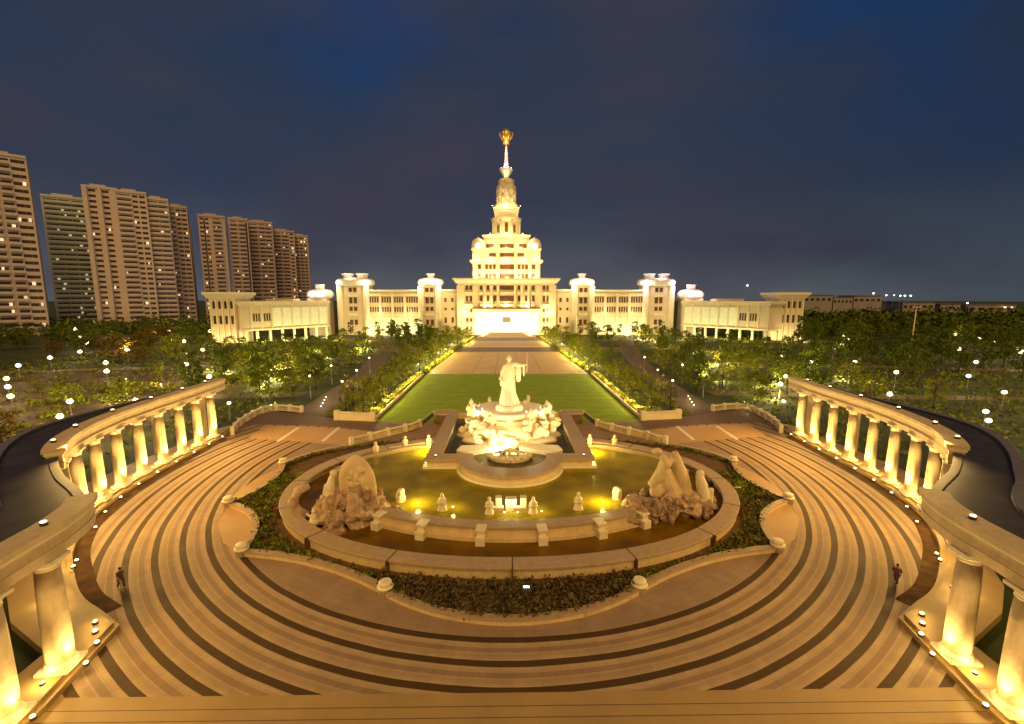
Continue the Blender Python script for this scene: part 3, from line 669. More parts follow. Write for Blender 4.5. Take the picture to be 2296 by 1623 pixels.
for sgn in (1, -1):
    side = 'right' if sgn > 0 else 'left'
    F, O, ds, near = colonnade(sgn)
    for i, dd in enumerate(ds+near):
        (x, y), tg = along(F, dd)
        nx, ny = -abs(tg[1])*sgn, abs(tg[0]) if False else 0
        q = np.array([-x, 47-y]); q = q/np.linalg.norm(q) if dd in ds else np.array([-sgn, 0.])
        far = dd in ds
        lab = ('small floodlights at the feet of the far columns of the %s colonnade' if far else 'small floodlights at the feet of the nearest columns of the %s colonnade') % side
        k_ = 1.75 if far else 1.3; t = uplight(x+q[0]*k_, y+q[1]*k_, .5, 50, lab, lab, r=.12, lz=.35); light(t, (0, 0, .35), 2700 if far else 850, (1, .70, .26), .15, 98, (-q[0]*k_, -q[1]*k_, 8.5))
        uplight(x+tg[0]*1.25, y+tg[1]*1.25, .5, 110, lab, lab, r=.10, lz=.6)
    # floodlights on top of the entablature, shining down on the plaza
    for i, dd in enumerate((3.5, 8.5, 14, 20, 26, 31)):
        (x, y), tg = along(F, dd)
        t = uplight(x+sgn*.3, y, 8.34, 0, 'bright floodlights along the top of the far end of the %s colonnade' % side, 'floodlights on top of the %s colonnade' % side, r=.17)
        light(t, (-sgn*1.6, 0, .4), 3300, (1, .60, .17), .25, 125, (-sgn*20, -6 if dd > 20 else -2, -9))
    for i, yy in enumerate((22.5, 16.5, 10.5)):
        t = uplight(sgn*24.4, yy, 8.34, 0, 'bright floodlight on top of the near arm of the %s colonnade' % side, 'floodlights on the near arm of the %s colonnade' % side, r=.15)
        light(t, (-sgn*1.6, 0, .4), 800, (1, .62, .18), .25, 125, (-sgn*14, 4, -9))
    # small lamps on the pad floor
    lab = 'small starry lamps on the pad floor beneath the near end of the %s colonnade' % side
    for x, y in ((29.8, 28.0), (30.4, 27.3), (28.6, 26.6), (25.3, 25.4), (23.7, 23.7), (24.6, 24.6), (32.5, 32.0), (32.0, 31.2)):
        uplight(sgn*x, y, .5, 25, lab, lab, r=.13)
    # outdoor lamp outside the roof
    lab = 'lamps standing behind the %s colonnade' % side

# ------------------------------------------------------------------ balustrades, planters, rails round the rear of the plaza
def balustrade(path, lab, h=1.05, piers=True, step=2.6):
    x0, y0 = path[0]; t = empty('balustrade', (x0, y0, 0), label=lab, cat='balustrade'); o = (x0, y0, 0)
    rel(MB().wall(path, -.16, .16, 0, .25), o).build('plinth', M['stone'], t)
    rel(MB().wall(path, -.2, .2, h-.18, h), o).build('handrail', M['stone2'], t)
    L = plen(path); n = max(1, int(L/step)); b = MB(); k = 0; d = .3
    while d < L-.2:
        (x, y), tg = along(path, d); b.lathe([(.09, .25), (.12, .4), (.07, .65), (.1, h-.18)], 6, (x, y, 0)); d += .34
    ob_ = rel(b, o).build('balusters', M['stone'], t); ob_['kind'] = 'stuff' if L > 33 else 'thing'
    for i in range(n+1):
        (x, y), tg = along(path, L*i/n-.001 if i else .01)
        rel(MB().obox((x, y), tg, (.26, .26), 0, h+.18), o).build('post', M['stone2'], t, bevel=.03)
    return t
for sgn in (1, -1):
    side = 'right' if sgn > 0 else 'left'
    balustrade(mir(spline([(40.8, 65.6), (42.3, 69.5), (43.1, 74), (43.3, 78), (41.5, 80.4), (36.6, 79.0)], .6), sgn), 'curved stone balustrade at the rear %s edge of the plaza by the side road' % side)
    balustrade(mir(spline([(21.6, 60.4), (18.6, 64.0), (15.3, 67.4), (13.9, 69.4)], .5), sgn), 'short stone balustrade between the pool and the %s apron' % side)
    t = empty('glass_rail', (sgn*13.7, 69.4, 0), label='thin dark rail running back from the %s basin corner toward the lawn' % side, cat='rail')
    mb = MB(); 
    mb.tube([(0, .4, .95), (-sgn*.9, 6.4, .95)], .05, 6)
    mb.build('handrail', M['stone2'], t)
    for k in range(4): MB().tube([(-sgn*.3*k, .4+2*k, 0), (-sgn*.3*k, .4+2*k, .95)], .04, 6).build('post', M['darkmetal'], t)
    MB().add([(-sgn*.05, .5, .1), (-sgn*.9, 6.3, .1), (-sgn*.9, 6.3, .85), (-sgn*.05, .5, .85)], [(0, 1, 2, 3)]).build('panel', M['darkmetal'], t)
    # stone planter at the road mouth
    t = empty('stone_planter', (sgn*25.4, 73.5, 0), label='long cream stone planter wall at the %s corner of the lawn by the side road' % side, cat='planter')
    MB().obox((0, 0), (6.2, sgn*.9), (3.1, .3), 0, 1.2).build('wall', M['stone2'], t, bevel=.04)
    MB().obox((0, 0), (6.2, sgn*.9), (3.2, .42), 1.2, 1.36).build('coping', M['stone2'], t, bevel=.04)
    for e in (-3.1, 3.1): MB().obox((e, sgn*e*.145), (1, 0), (.42, .42), 0, 1.6).build('post', M['stone2'], t, bevel=.04)
    # low kerb wall beside the lawn
    o = MB().wall([(sgn*22.1, 74.2), (sgn*22.1, 118)], -.18, .18, 0, .55).build('lawn_wall', M['stone'])
    tag(o, 'low stone wall along the %s side of the great lawn' % side, 'wall')

# ------------------------------------------------------------------ people on the plaza
def skin_body(name, verts, edges, radii, m, parent, lv=2):
    me = bpy.data.meshes.new(name); me.from_pydata(verts, edges, []); o = bpy.data.objects.new(name, me); C.objects.link(o); o.parent = parent
    me.materials.append(m)
    md = o.modifiers.new('s', 'SKIN'); md.use_smooth_shade = True
    for i, r_ in enumerate(radii): me.skin_vertices[0].data[i].radius = (r_, r_)
    me.skin_vertices[0].data[0].use_root = True
    su = o.modifiers.new('u', 'SUBSURF'); su.levels = lv; su.render_levels = lv
    return o
def person(x, y, rz, lab, top, bottom, lean):
    t = empty('person', (x, y, .03), rz, label=lab, cat='person'); t.scale = (.86, .86, .86)
    V = [(0, 0, .92), (0, -.02-lean*.3, 1.15), (0, -.03-lean, 1.40), (0, -.04-lean*1.2, 1.52), (0, -.06-lean*1.3, 1.62), (0, -.06-lean*1.4, 1.72)]
    E_ = [(0, 1), (1, 2), (2, 3), (3, 4), (4, 5)]; Rr = [.15, .135, .15, .06, .095, .075]
    def add(p, par, r_): V.append(p); Rr.append(r_); E_.append((par, len(V)-1)); return len(V)-1
    for s in (1, -1):
        st_ = .22*s
        hp = add((.1*s, 0, .86), 0, .1); kn = add((.11*s, -.12-st_*.6, .48), hp, .07); an = add((.11*s, .02-st_, .09), kn, .042); add((.12*s, -.16-st_, .04), an, .035)
        sh_ = add((.19*s, -.03-lean, 1.38), 2, .062); el = add((.26*s, .02+st_*.5-lean, 1.10), sh_, .047); wr_ = add((.25*s, -.16+st_*.7-lean, .88), el, .032)
        pm = add((.25*s, -.20+st_*.7-lean, .81), wr_, .034)
        for q, (dx, L) in enumerate(((-.024, .07), (-.008, .08), (.008, .075), (.024, .06))): add((.25*s+dx, -.22+st_*.7-lean-.012, .81-L), pm, .009)
        add((.25*s-.045*s, -.24+st_*.7-lean, .78), pm, .010)
    skin_body('body', V, E_, Rr, M['skin'], t)
    MB().lathe([(.19, .83), (.20, .95), (.185, 1.15), (.215, 1.36), (.15, 1.45), (.075, 1.5)], 16, (0, -.03-lean*.6, 0), 1, .75).build('shirt', M[top], t)
    for s in (1, -1):
        MB().tube([(.10*s, 0, .93), (.11*s, -.12-.22*s*.6, .48), (.11*s, .02-.22*s, .12)], [.13, .092, .07], 10).build('trouser_leg', M[bottom], t)
        MB().tube([(.19*s, -.03-lean, 1.42), (.26*s, .02+.11*s-lean, 1.08)], [.085, .062], 10).build('sleeve', M[top], t)
    MB().ell((0, -.04-lean*1.4, 1.70), (.105, .115, .10), 12, 8).build('hair', M['hair'], t)
    MB().ell((0, -.165-lean*1.35, 1.655), (.014, .02, .022), 6, 5).ell((.035, -.152-lean*1.35, 1.68), (.014, .01, .009), 6, 5).ell((-.035, -.152-lean*1.35, 1.68), (.014, .01, .009), 6, 5).ell((0, -.152-lean*1.35, 1.61), (.028, .012, .008), 6, 5).build('face_features', M['cloth2'], t)
person(-27.3, 29.6, R(70), 'person in dark clothes walking on the left side of the ringed paving', 'cloth1', 'cloth1', .06)
person(27.1, 29.3, R(-60), 'person in maroon top walking on the right side of the ringed paving', 'cloth2', 'cloth1', .08)

# ------------------------------------------------------------------ the palace
def wins(parent, rects, y, m='win', d=.12, frame=True, name='window'):
    for k, (x0, x1, z0, z1) in enumerate(rects):
        mb = MB().box(x0, x1, y-d, y+.05, z0, z1)
        mb.build(name, M[m], parent)
def led(parent, rects, y, d, m='palace_trim', name='balcony'):
    for x0, x1, z0, z1 in rects: MB().box(x0, x1, y-d, y+.1, z0, z1).build(name, M[m], parent)
X = lambda zx: (zx-1021)*.0786
P0 = empty('domed_tower_palace', (0, 250, 0), label='bright cream stepped palace tower with spire above its glowing entrance hall', cat='palace')
def PB(mb, name, m, par=None, bevel=0): return rel(mb, (0, 250, 0)).build(name, M[m], par or P0, bevel=bevel)
def pw_(rects, y, m='win', d=.12, name='window', par=None):
    for x0, x1, z0, z1 in rects: PB(MB().box(x0, x1, y-d, y+.05, z0, z1), name, m, par)
main = PB(MB().box(-26.9, 26.9, 250, 290, 0, 27), 'main_block', 'palace')
PB(MB().box(-26.2, 26.2, 249.2, 290, 27, 28).box(-27.2, 27.2, 248.9, 291, 28, 30.0, 1.6, 1.2).box(-29.0, 29.0, 247.4, 291, 30.0, 30.7), 'cornice', 'palace_trim')
# angled end pilasters and inner pilasters of the main front
for s in (1, -1):
    PB(MB().box(s*24.9-2.0, s*24.9+2.0, 249.0, 250.2, 0, 27), 'corner_pilaster', 'palace')
    PB(MB().box(s*17.0-1.5, s*17.0+1.5, 249.0, 250.2, 0, 27), 'corner_pilaster', 'palace')
    for xx in (4.6, 8.1, 11.9):
        v = MB().box(s*xx-.55, s*xx+.55, 248.9, 250.2, 14.4, 27); PB(v, 'pilaster', 'palace_trim')
R1 = [(24.6, 26.8), (18.4, 21.2)]
for z0, z1 in R1:
    pw_([(X(975), X(1075), z0, z1)], 250, 'winb', .2)
    for zx in (845, 893, 940, 1108, 1157, 1205): pw_([(X(zx-9), X(zx+9), z0, z1)], 250, 'winb', .2)
    for zx in (748, 775, 1280, 1308): pw_([(X(zx-9), X(zx+9), z0, z1)], 250, 'winb', .2)
for z0, z1 in ((12.4, 14.4), (7.2, 9.2), (2.6, 5.4)):
    for zx in (748, 775, 1280, 1308): pw_([(X(zx-9), X(zx+9), z0, z1)], 250, 'winb', .2)
for z in (22.6, 16.2):
    for a, b in ((735, 785), (838, 858), (882, 906), (930, 955), (975, 1075), (1098, 1120), (1146, 1168), (1194, 1216), (1270, 1322)):
        PB(MB().box(X(a)-.1, X(b)+.1, 248.6, 250.1, z-.6, z+.7), 'balcony', 'palace_trim')
for z in (11, 5.9):
    for a, b in ((735, 785), (1270, 1322)): PB(MB().box(X(a), X(b), 248.6, 250.1, z-.9, z+.4), 'balcony', 'palace_trim')
# entrance hall
PB(MB().prism([(-18, 250), (-18, 246), (-12.4, 244.5), (12.4, 244.5), (18, 246), (18, 250)], 12.6, 14.4), 'entrance_canopy', 'palace_trim')
PB(MB().prism([(-18.4, 250), (-18.4, 245.8), (-12.5, 244.2), (12.5, 244.2), (18.4, 245.8), (18.4, 250)], 14.4, 15.0), 'canopy_edge', 'winb')
eh = PB(MB().box(-12.2, 12.2, 246.5, 247.2, 1.8, 12.6), 'hall_glazing', 'hall')
for s in (1, -1): PB(MB().add([(s*12.2, 246.4, 0), (s*18, 249.3, 0), (s*18, 249.3, 12.6), (s*12.2, 246.4, 12.6)], [(0, 1, 2, 3)]), 'side_wall', 'dome')
for xx in (-12.2, -8.1, 8.1, 12.2): PB(MB().box(xx-.14, xx+.14, 246.2, 246.5, 1.8, 12.6), 'mullion', 'metal')
PB(MB().box(-2.3, 2.3, 246.1, 246.45, 7.0, 10.0), 'crest_panel', 'coping')
# second block
PB(MB().box(-19.2, 19.2, 262, 288, 27, 39.3), 'second_block', 'palace')
PB(MB().box(-19.6, 19.6, 261.5, 288, 39.3, 40.3, .9, .9).box(-20.6, 20.6, 260.6, 288, 40.3, 41.3), 'cornice', 'palace_trim')
for a in (795, 855, 960, 1087, 1187, 1247): PB(MB().box(X(a)-.7, X(a)+.7, 261.2, 262.1, 27, 39.3), 'pilaster', 'palace_trim')
for z0, z1 in ((36.2, 38.8), (31.2, 33.6)):
    pw_([(X(975), X(1075), z0, z1), (X(815), X(838), z0, z1), (X(1204), X(1228), z0, z1)], 262, 'winb', .15)
    for c0 in (870, 897, 923, 1103, 1129, 1155): pw_([(X(c0), X(c0+20), z0, z1)], 262, 'winb', .15)
# third block with corner domes
PB(MB().box(-19.2, 19.2, 263, 287, 41.3, 46.8), 'third_block', 'palace')
PB(MB().box(-19.7, 19.7, 262.5, 287, 46.8, 47.6, .2, .2), 'cornice', 'palace_trim')
for a, b in ((895, 945), (975, 1075), (1100, 1148)): pw_([(X(a), X(b), 43.2, 45.2)], 263, 'winb', .15)
for s in (1, -1):
    for yy in (266.5, 283):
        PB(MB().lathe([(3.4, 41.3), (3.4, 47), (3.7, 47.2), (3.9, 48.6), (3.8, 50.6), (3.2, 52.4), (2.0, 53.4), (.6, 53.9), (.2, 54.6)], 24, (s*16.0, yy, 0), 1, 1, 0, 10, .03), 'corner_dome', 'dome')
# fourth block
PB(MB().box(-12.9, 12.9, 266, 286, 47.2, 53.8), 'fourth_block', 'palace')
PB(MB().box(-13.0, 13.0, 265.6, 286, 53.8, 54.8, .7, .7).box(-13.8, 13.8, 264.8, 287, 54.8, 55.5), 'cornice', 'palace_trim')
for a, b in ((875, 930), (975, 1075), (1112, 1165)): pw_([(X(a), X(b), 48.4, 50.6)], 266, 'winb', .15)
# drum
PB(MB().lathe([(8.9, 55.5), (8.6, 56.4), (8.3, 57), (8.3, 63.5), (8.9, 65.2), (9.0, 66)], 16, (0, 276, 0), 1, 1, R(11.25), smooth=False), 'drum', 'palace')
for a in (-67.5, -22.5, 22.5, 67.5):
    q = R(a-90); PB(MB().lathe([(.6, 56.2), (.55, 64.8)], 12, (8.3*math.cos(q), 276+8.3*math.sin(q), 0)), 'drum_column', 'palace_trim')
PB(MB().box(-.9, .9, 267.2, 268.4, 57.2, 62.0).lathe([(.9, 0), (.9, 1)], 12, (0, 267.8, 61.5), 1, .7), 'arched_window', 'winb')
for s in (1, -1): PB(MB().box(s*4.8-.6, s*4.8+.6, 268.2, 269.2, 57.4, 61.5), 'niche_window', 'winb')
PB(MB().lathe([(9.4, 66), (9.5, 67.4), (10.2, 70.4), (10.6, 70.6), (10.6, 71.4), (9, 71.5)], 4, (0, 276, 0), 1.0, 1.0, R(45), smooth=False), 'drum_cornice', 'palace_trim')
# sculpture group under the spire
sg = PB(MB().lathe([(6.8, 71.5), (6.9, 72.6), (6.2, 74), (5.4, 75.2), (5.2, 78), (5.6, 80.5), (5.3, 84), (4.3, 85.5), (4.3, 87.8), (3.6, 88.2)], 40, (0, 276, 0), 1, 1, 0, 8, .06), 'carved_crown_base', 'carved')
for k in range(12):
    q = 2*math.pi*k/12+.2
    PB(MB().ell((4.9*math.cos(q), 276+4.9*math.sin(q), 77+2*(k % 2)), (1.0, 1.0, 3.2), 10, 8, None, .35, k, 2).ell((4.9*math.cos(q), 276+4.9*math.sin(q), 82.6+2*(k % 2)-1), (.7, .7, .8), 8, 6), 'carved_figure', 'carved')
PB(MB().lathe([(1.2, 88), (1.3, 89), (2.0, 90), (3.3, 92.2), (3.8, 93.2), (3.8, 93.6), (2.6, 93.5)], 28, (0, 276, 0)), 'bowl', 'dome')
PB(MB().lathe([(1.6, 93.5), (1.3, 96), (.9, 101), (.5, 107.4)], 16, (0, 276, 0)), 'spire', 'pinkspire')
em = MB().lathe([(1.5, 107.4), (2.0, 107.6), (2.0, 109.6), (2.4, 110), (2.9, 112.4), (2.7, 113.6), (1.7, 115.0), (.5, 115.9)], 20, (0, 276, 0))
for k in range(6):
    q = k*math.pi/3; c, s_ = math.cos(q), math.sin(q)
    em.tube([(1.9*c, 276+1.9*s_, 109.8), (3.1*c, 276+3.1*s_, 111.4), (3.9*c, 276+3.9*s_, 113.0), (3.5*c, 276+3.5*s_, 113.9), (2.9*c, 276+2.9*s_, 113.2)], [.4, .45, .4, .35, .2], 8)
PB(em, 'gilded_finial', 'gold')
# lights of the palace (floodlights on the ground and on the ledges)
nflood = {}
def flood(x, y, z, power, tgt=None, col=(1, .77, .38), where='', r=.35, spot=None, real=True):
    lab = 'floodlights '+where
    t = uplight(x, y, z, 0, lab, lab, r=r)
    light(t, (0, 0, r*2.4), power, col, .5, spot, (Vector(tgt)-Vector((x, y, z))) if tgt else None)
    return t
for x in (-22, -13, 13, 22): flood(x, 236, 0, 15000, (x*.95, 250, 13), where='on the ground before the palace front', spot=110)
flood(-6.5, 240, 15.0-15, 9000, (-6, 250, 22), where='on the ground before the palace front', spot=100); flood(6.5, 240, 0, 9000, (6, 250, 22), where='on the ground before the palace front', spot=100)
for x in (-22, -10.5, 0, 10.5, 22): flood(x, 246.6, 15.1 if abs(x) < 18 else 12, 1700, where='on the entrance canopy of the palace')
for x in (-16, -8, 0, 8, 16): flood(x, 256.5, 30.75, 4200, where='on the lower roof of the palace')
for x in (-17, -9, 0, 9, 17): flood(x, 259.4 if abs(x) < 18 else 260, 41.35, 1900, where='on the second ledge of the palace')
for x in (-16.0, -8, 0, 8, 16.0): flood(x, 261.9 if abs(x) > 12 else 263.4, 47.7, 1300, where='on the third ledge of the palace')
for x in (-9, 0, 9): flood(x, 263.5, 55.6, 2600, where='around the foot of the drum')
for x in (-8, 8): flood(x, 268.2, 71.5, 2200, where='on the drum cornice')
flood(0, 267, 71.5, 2400, where='on the drum cornice')
flood(0, 272.2, 88.4, 500, where='below the bowl of the spire'); flood(-2.6, 274, 93.7, 900, col=(1, .6, .8), where='in the bowl of the spire'); flood(2.6, 274, 93.7, 900, col=(1, .6, .8), where='in the bowl of the spire')
light(P0, (0, 20, 104), 2600, (1, .72, .25), .5)  # bare lamp added in mid-air before the spire to brighten the finial

# side wings, turrets, galleries and end pavilions: mirrored buildings, each a thing
def block(name, x0, x1, y0, y1, z1, lab, cat, grp, sgn, rows, bays, cornice=1.2, ww=1.2, wm='winb'):
    cx = (x0+x1)/2*sgn
    t = empty(name, (cx, y0, 0), label=lab, cat=cat, group=grp); w = (x1-x0)/2; d = y1-y0
    MB().box(-w, w, 0, d, 0, z1).build('wall', M['palace'], t)
    MB().box(-w-.5, w+.5, -.6, d+.3, z1, z1+cornice*.5, .25, .25).box(-w-.9, w+.9, -1.0, d+.5, z1+cornice*.5, z1+cornice).build('cornice', M['palace_trim'], t)
    return t, w
for sgn in (1, -1):
    side = 'right' if sgn > 0 else 'left'
    t, w = block('connecting_wing', 26.9, 36.5, 253, 275, 23.6, 'short plain cream wing between the palace front and the first %s domed turret' % side, 'building', None, sgn, 0, 0)
    for z0, z1 in ((18.0, 20.2), (13.5, 14.8), (6.5, 9.5)):
        for xx in (-1.9, 1.9): MB().box(xx-.6, xx+.6, -.15, .05, z0, z1).build('window', M['winb'], t)
    # first turret
    def turret(cx, zt, lab, broad=1.0, violet=False):
        t = empty('domed_turret', (cx, 251, 0), label=lab, cat='turret', group='domed turrets of the palace wings')
        w = 5.3*broad
        MB().box(-w, w, 0, 11, 0, 26.6).build('wall', M['palace'], t)
        for s in (1, -1): MB().lathe([(1.7, 0), (1.7, 26.6)], 14, (s*(w-.6), .3, 0)).build('corner_shaft', M['palace_trim'], t)
        MB().lathe([(w*1.12, 26.6), (w*1.32, 27.4), (w*1.36, 29), (w*1.22, 30.3), (w*.8, 30.9)], 28, (0, 5.5, 0), 1, 1).build('dome', M['dome'], t)
        for dx in ((-.30, .30) if broad > 1.2 else (0,)): MB().lathe([(w*.36, 30.8), (w*.38, 32.6), (w*.46, 33.0), (w*.44, 33.5)], 16, (dx*w*1.7, 5.5, 0)).build('lantern', M['dome'], t)
        for z0, z1 in ((23.4, 25.6), (17.2, 20.4), (13.2, 15.4), (5.6, 8.4)):
            for s in (1, -1): MB().box(s*1.25-.85, s*1.25+.85, -.15, .05, z0, z1).build('window', M['winb'], t)
        for z in (21.4, 11.2): MB().box(-2.6, 2.6, -.9, .05, z-.7, z+.7).build('balcony', M['palace_trim'], t)
        for s in (1, -1): light(t, (s*(w+1.5), -3.0, 28.0), 2300, (1, .84, .52) if not violet else (.95, .8, 1), .4)
        light(t, (0, -3.2, 31.8), 1500, (1, .84, .52) if not violet else (.95, .75, 1), .4)
        return t
    turret(sgn*42.0, 33, 'domed turret on the %s wing nearest the palace tower' % side)
    turret(sgn*83.5, 33, 'broad domed turret at the outer end of the %s long wing' % side, 1.45, sgn > 0)
    t, w = block('long_wing', 47.4, 76.0, 252, 272, 23.4, 'long cream %s wing with tall narrow windows between two domed turrets' % side, 'building', None, sgn, 0, 0)
    k = 0
    for xx in np.linspace(-w+1.6, w-1.6, 20):
        if k % 5 != 4 or k == 19:
            for z0, z1 in ((17.6, 20.7), (12.6, 15.3)): MB().box(xx-.42, xx+.42, -.15, .05, z0, z1).build('window', M['winb'], t)
        else: MB().box(xx-.6, xx+.6, -.7, .05, 0, 22.6).build('pilaster', M['palace_trim'], t)
        k += 1
    MB().box(-w, w, -.5, .05, 21.2, 21.9).build('string_course', M['palace_trim'], t)
    MB().box(-w, w, -.5, .05, 10.6, 11.4).build('string_course', M['palace_trim'], t)
    for xx in np.linspace(-w+2, w-2, 9): MB().box(xx-1.1, xx+1.1, -.12, .05, 2, 9.6).build('arcade_window', M['glaze'], t)
    for xx in (-11, -4, 4, 11): light(t, (xx, -5, .9), 2500, (1, .84, .46), .3)
    for xx in (-8, 8): light(t, (xx, -4.5, 12.5), 900, (1, .8, .4), .3)
    # small domed pavilion roof behind the gallery
    t = empty('roof_pavilion', (sgn*101, 246, 0), label='small white-domed roof pavilion behind the %s gallery' % side, cat='turret')
    MB().box(-5, 5, 0, 10, 0, 20).build('wall', M['palace'], t); MB().lathe([(6.2, 20), (7.0, 21), (6.9, 22.6), (5.6, 24.2), (3, 24.8)], 24, (0, 5, 0)).build('dome', M['dome'], t)
    MB().lathe([(2.3, 24.6), (2.4, 26.6), (2.7, 27.4)], 14, (0, 5, 0)).build('lantern', M['dome'], t)
    light(t, (-3, -3.5, 23), 900, (.95, .82, 1), .4); light(t, (3, -3.5, 23), 900, (.95, .82, 1), .4)
    # slanting gallery raised on pillars
    a = np.array([sgn*94.5, 243.0]); b = np.array([sgn*118.5, 205.0]); L = np.linalg.norm(b-a); u = (b-a)/L
    t = empty('raised_gallery', (a[0], a[1], 0), label='long low cream gallery raised on pillars, slanting forward at the far %s' % side, cat='building')
    t.rotation_euler[2] = math.atan2(u[1], u[0]); s = sgn   # local x runs outward/forward; the plaza side is -s*y... 
    yy0, yy1 = (-10, 0) if s < 0 else (0, 10)
    yf = 0
    o_ = -1 if s > 0 else 1    # front direction in local y
    def gb(x0, x1, y0, y1, z0, z1): 
        return MB().box(x0, x1, min(y0*o_, y1*o_), max(y0*o_, y1*o_), z0, z1)
    gb(0, L, 0, -12, 6, 16.6).build('wall', M['palace'], t)
    gb(-.5, L+.8, .8, -12.5, 16.6, 17.4).build('cornice', M['palace_trim'], t); gb(-.8, L+1.4, 1.4, -13, 17.4, 18.6).build('parapet', M['palace_trim'], t)
    gb(0, L+.3, .6, -12, 5.2, 6.0).build('floor_beam', M['palace_trim'], t)
    for i in range(9): gb(L*(i+.02)/9, L*(i+.02)/9+.7, .25, -.5, 6, 16.6).build('pilaster', M['palace_trim'], t)
    for i in range(8):
        x = L*(i+.5)/9+.4
        if i >= 6: 
            for dx in (-1.2, 0, 1.2): gb(x+dx-.35, x+dx+.35, .12, -.1, 9.5, 13).build('window', M['win'], t)
        else: gb(x-2.05, x+2.05, .08, -.1, 6.8, 15.6).build('glazed_bay', M['glaze'], t)
    for i in range(8):
        x = 1+(L-2)*i/7; gb(x-.45, x+.45, 0, -.9, 0, 5.2).build('pillar', M['palace_trim'], t)
    for i in (1, 3.2, 5.4, 7.6): light(t, (L*i/9, o_*4.5, 1.2), 2200, (1, .84, .40), .3)
    for i in (2, 5): light(t, (L*i/8, -o_*5, 3.5), 500, (1, .84, .5), .3)
    # end pavilion with flared cornice
    t = empty('end_pavilion', (sgn*126.0 if s < 0 else 133.5, 205 if s < 0 else 213, 0), label='tall square cream pavilion with flared cornice at the outer end of the %s gallery' % side, cat='building')
    w = 5.8
    MB().box(-w, w, 0, 12, 0, 19.6).build('wall', M['palace'], t)
    MB().box(-w-.2, w+.2, -.3, 12.2, 19.6, 21.6, 1.4, 1.4).box(-w-1.8, w+1.8, -1.9, 14, 21.6, 22.7).build('flared_cornice', M['palace_trim'], t)
    for i in range(5): MB().box(-w+.3+2.6*i, -w+.9+2.6*i, -.6, .05, 0, 19.6).build('pilaster', M['palace_trim'], t)
    for i in range(4):
        for z0, z1 in ((15.4, 18.6), (8.6, 12.2)): MB().box(-w+1.35+2.6*i, -w+2.45+2.6*i, -.12, .05, z0, z1).build('window', M['win'], t)
    for xx in (-4, 4): light(t, (xx, -5, 1.0), 1700, (1, .78, .36), .3)
    light(t, (-sgn*9, 3, 1.5), 900, (1, .78, .36), .3)
    o = MB().box(-7, 7, 0, 8, 0, 3.2, 0, 0).build('penthouse', M['palace']); o.location = (sgn*116, 236, 16.5); tag(o, 'plain tan rooftop block behind the %s gallery parapet' % side, 'rooftop block')

# ------------------------------------------------------------------ apartment towers on the left and low buildings on the right
def apt(name, x0, x1, y, z1, lab, m, floors, bays, depth=16, slots=(), lit=10, seed=0, blank=(), grp=None, cool=False, balc=True, join=0.0):
    t = empty(name, ((x0+x1)/2, y, 0), label=lab, cat='apartment tower', group=grp); r = random.Random(seed)
    th = math.atan2(-(x0+x1)/2, y); w = (x1-x0)/2*(math.cos(th)*(1-join)+join); t.rotation_euler[2] = th*.93
    MB().box(-w, w, 0, depth, 0, z1).build('wall', M[m], t)
    MB().box(-w*.55, w*.35, 2, depth-2, z1, z1+2.6).box(-w, w, -.5, .4, z1, z1+1.3).build('roof_parapet', M[m], t)
    fh = z1/floors; cells = [(i, b) for i in range(1, floors) for b in range(len(bays))]
    litc = set(r.sample(cells, min(lit, len(cells)))); n = 0; rest = MB()
    for i, b in cells[::-1]:
        c, hw = bays[b]; c *= w; hw *= w; z = i*fh
        if (i, b) in litc:
            ww = min(hw, r.uniform(.35, .7)); q = c+r.uniform(-1, 1)*max(0, hw-ww)
            MB().box(q-ww, q+ww, -.35, .02, z+fh*.25, z+fh*.72).build('lit_window', M['wincool' if cool or r.random() < .3 else 'winlit'], t)
        rr = (c-hw, c+hw, -.06, .05, z+fh*.22, z+fh*.66) if balc else (c-hw, c+hw, -.06, .05, z+fh*.3, z+fh*.75)
        if n < 100: MB().box(*rr).build('window', M['win'], t); n += 1
        else: rest.box(*rr)
    if rest.v: tag(rest.build('window_rows', M['win'], t), kind='stuff')
    if balc:
        bm = MB()
        k = 0
        for i in range(1, floors):
            for c, hw in bays:
                if hw*w > 1.6: bm.box((c-hw)*w-.2, (c+hw)*w+.2, -1.5, .02, i*fh-.25, i*fh+.12).box((c-hw)*w-.2, (c+hw)*w+.2, -1.55, -1.4, i*fh+.12, i*fh+1.15)
        if bm.v: tag(bm.build('balcony_fronts', M[m], t), kind='stuff')
    for c, hw in slots: MB().box((c-hw)*w, (c+hw)*w, -.1, .05, 0, z1-1.5).build('recess_shaft', M['win'], t)
    for c, hw in blank: MB().box((c-hw)*w, (c+hw)*w, -1.6, .05, 0, z1+.8).build('corner_pier', M[m], t)
    return t
apt('apartment_tower', -275, -247, 250, 93, 'tall brown apartment tower cut by the left edge of the view', 'aptA', 25, [(-.55, .3), (.12, .2), (.55, .16), (.82, .1)], 30, lit=14, seed=1)
apt('apartment_tower', -291, -262, 300, 82, 'grey-green apartment tower between the edge tower and the big curved block', 'aptB', 27, [(-.62, .28), (-.05, .25), (.55, .3)], 20, slots=((.87, .05),), lit=26, seed=2, cool=True)
apt('apartment_tower', -249.5, -233.5, 285, 84.5, 'plain slab with two tall recessed strips at the front of the big curved block', 'aptA', 27, [(-.45, .2), (.3, .18)], 24, blank=((-.85, .13), (-.02, .08), (.82, .2)), lit=4, seed=3, balc=False, join=1.0)
apt('apartment_tower', -236.8, -221.5, 292, 83.5, 'balconied face of the big curved block right of the plain slab', 'aptA', 27, [(-.45, .42), (.25, .16), (.7, .18)], 24, lit=5, seed=4, join=1.0)
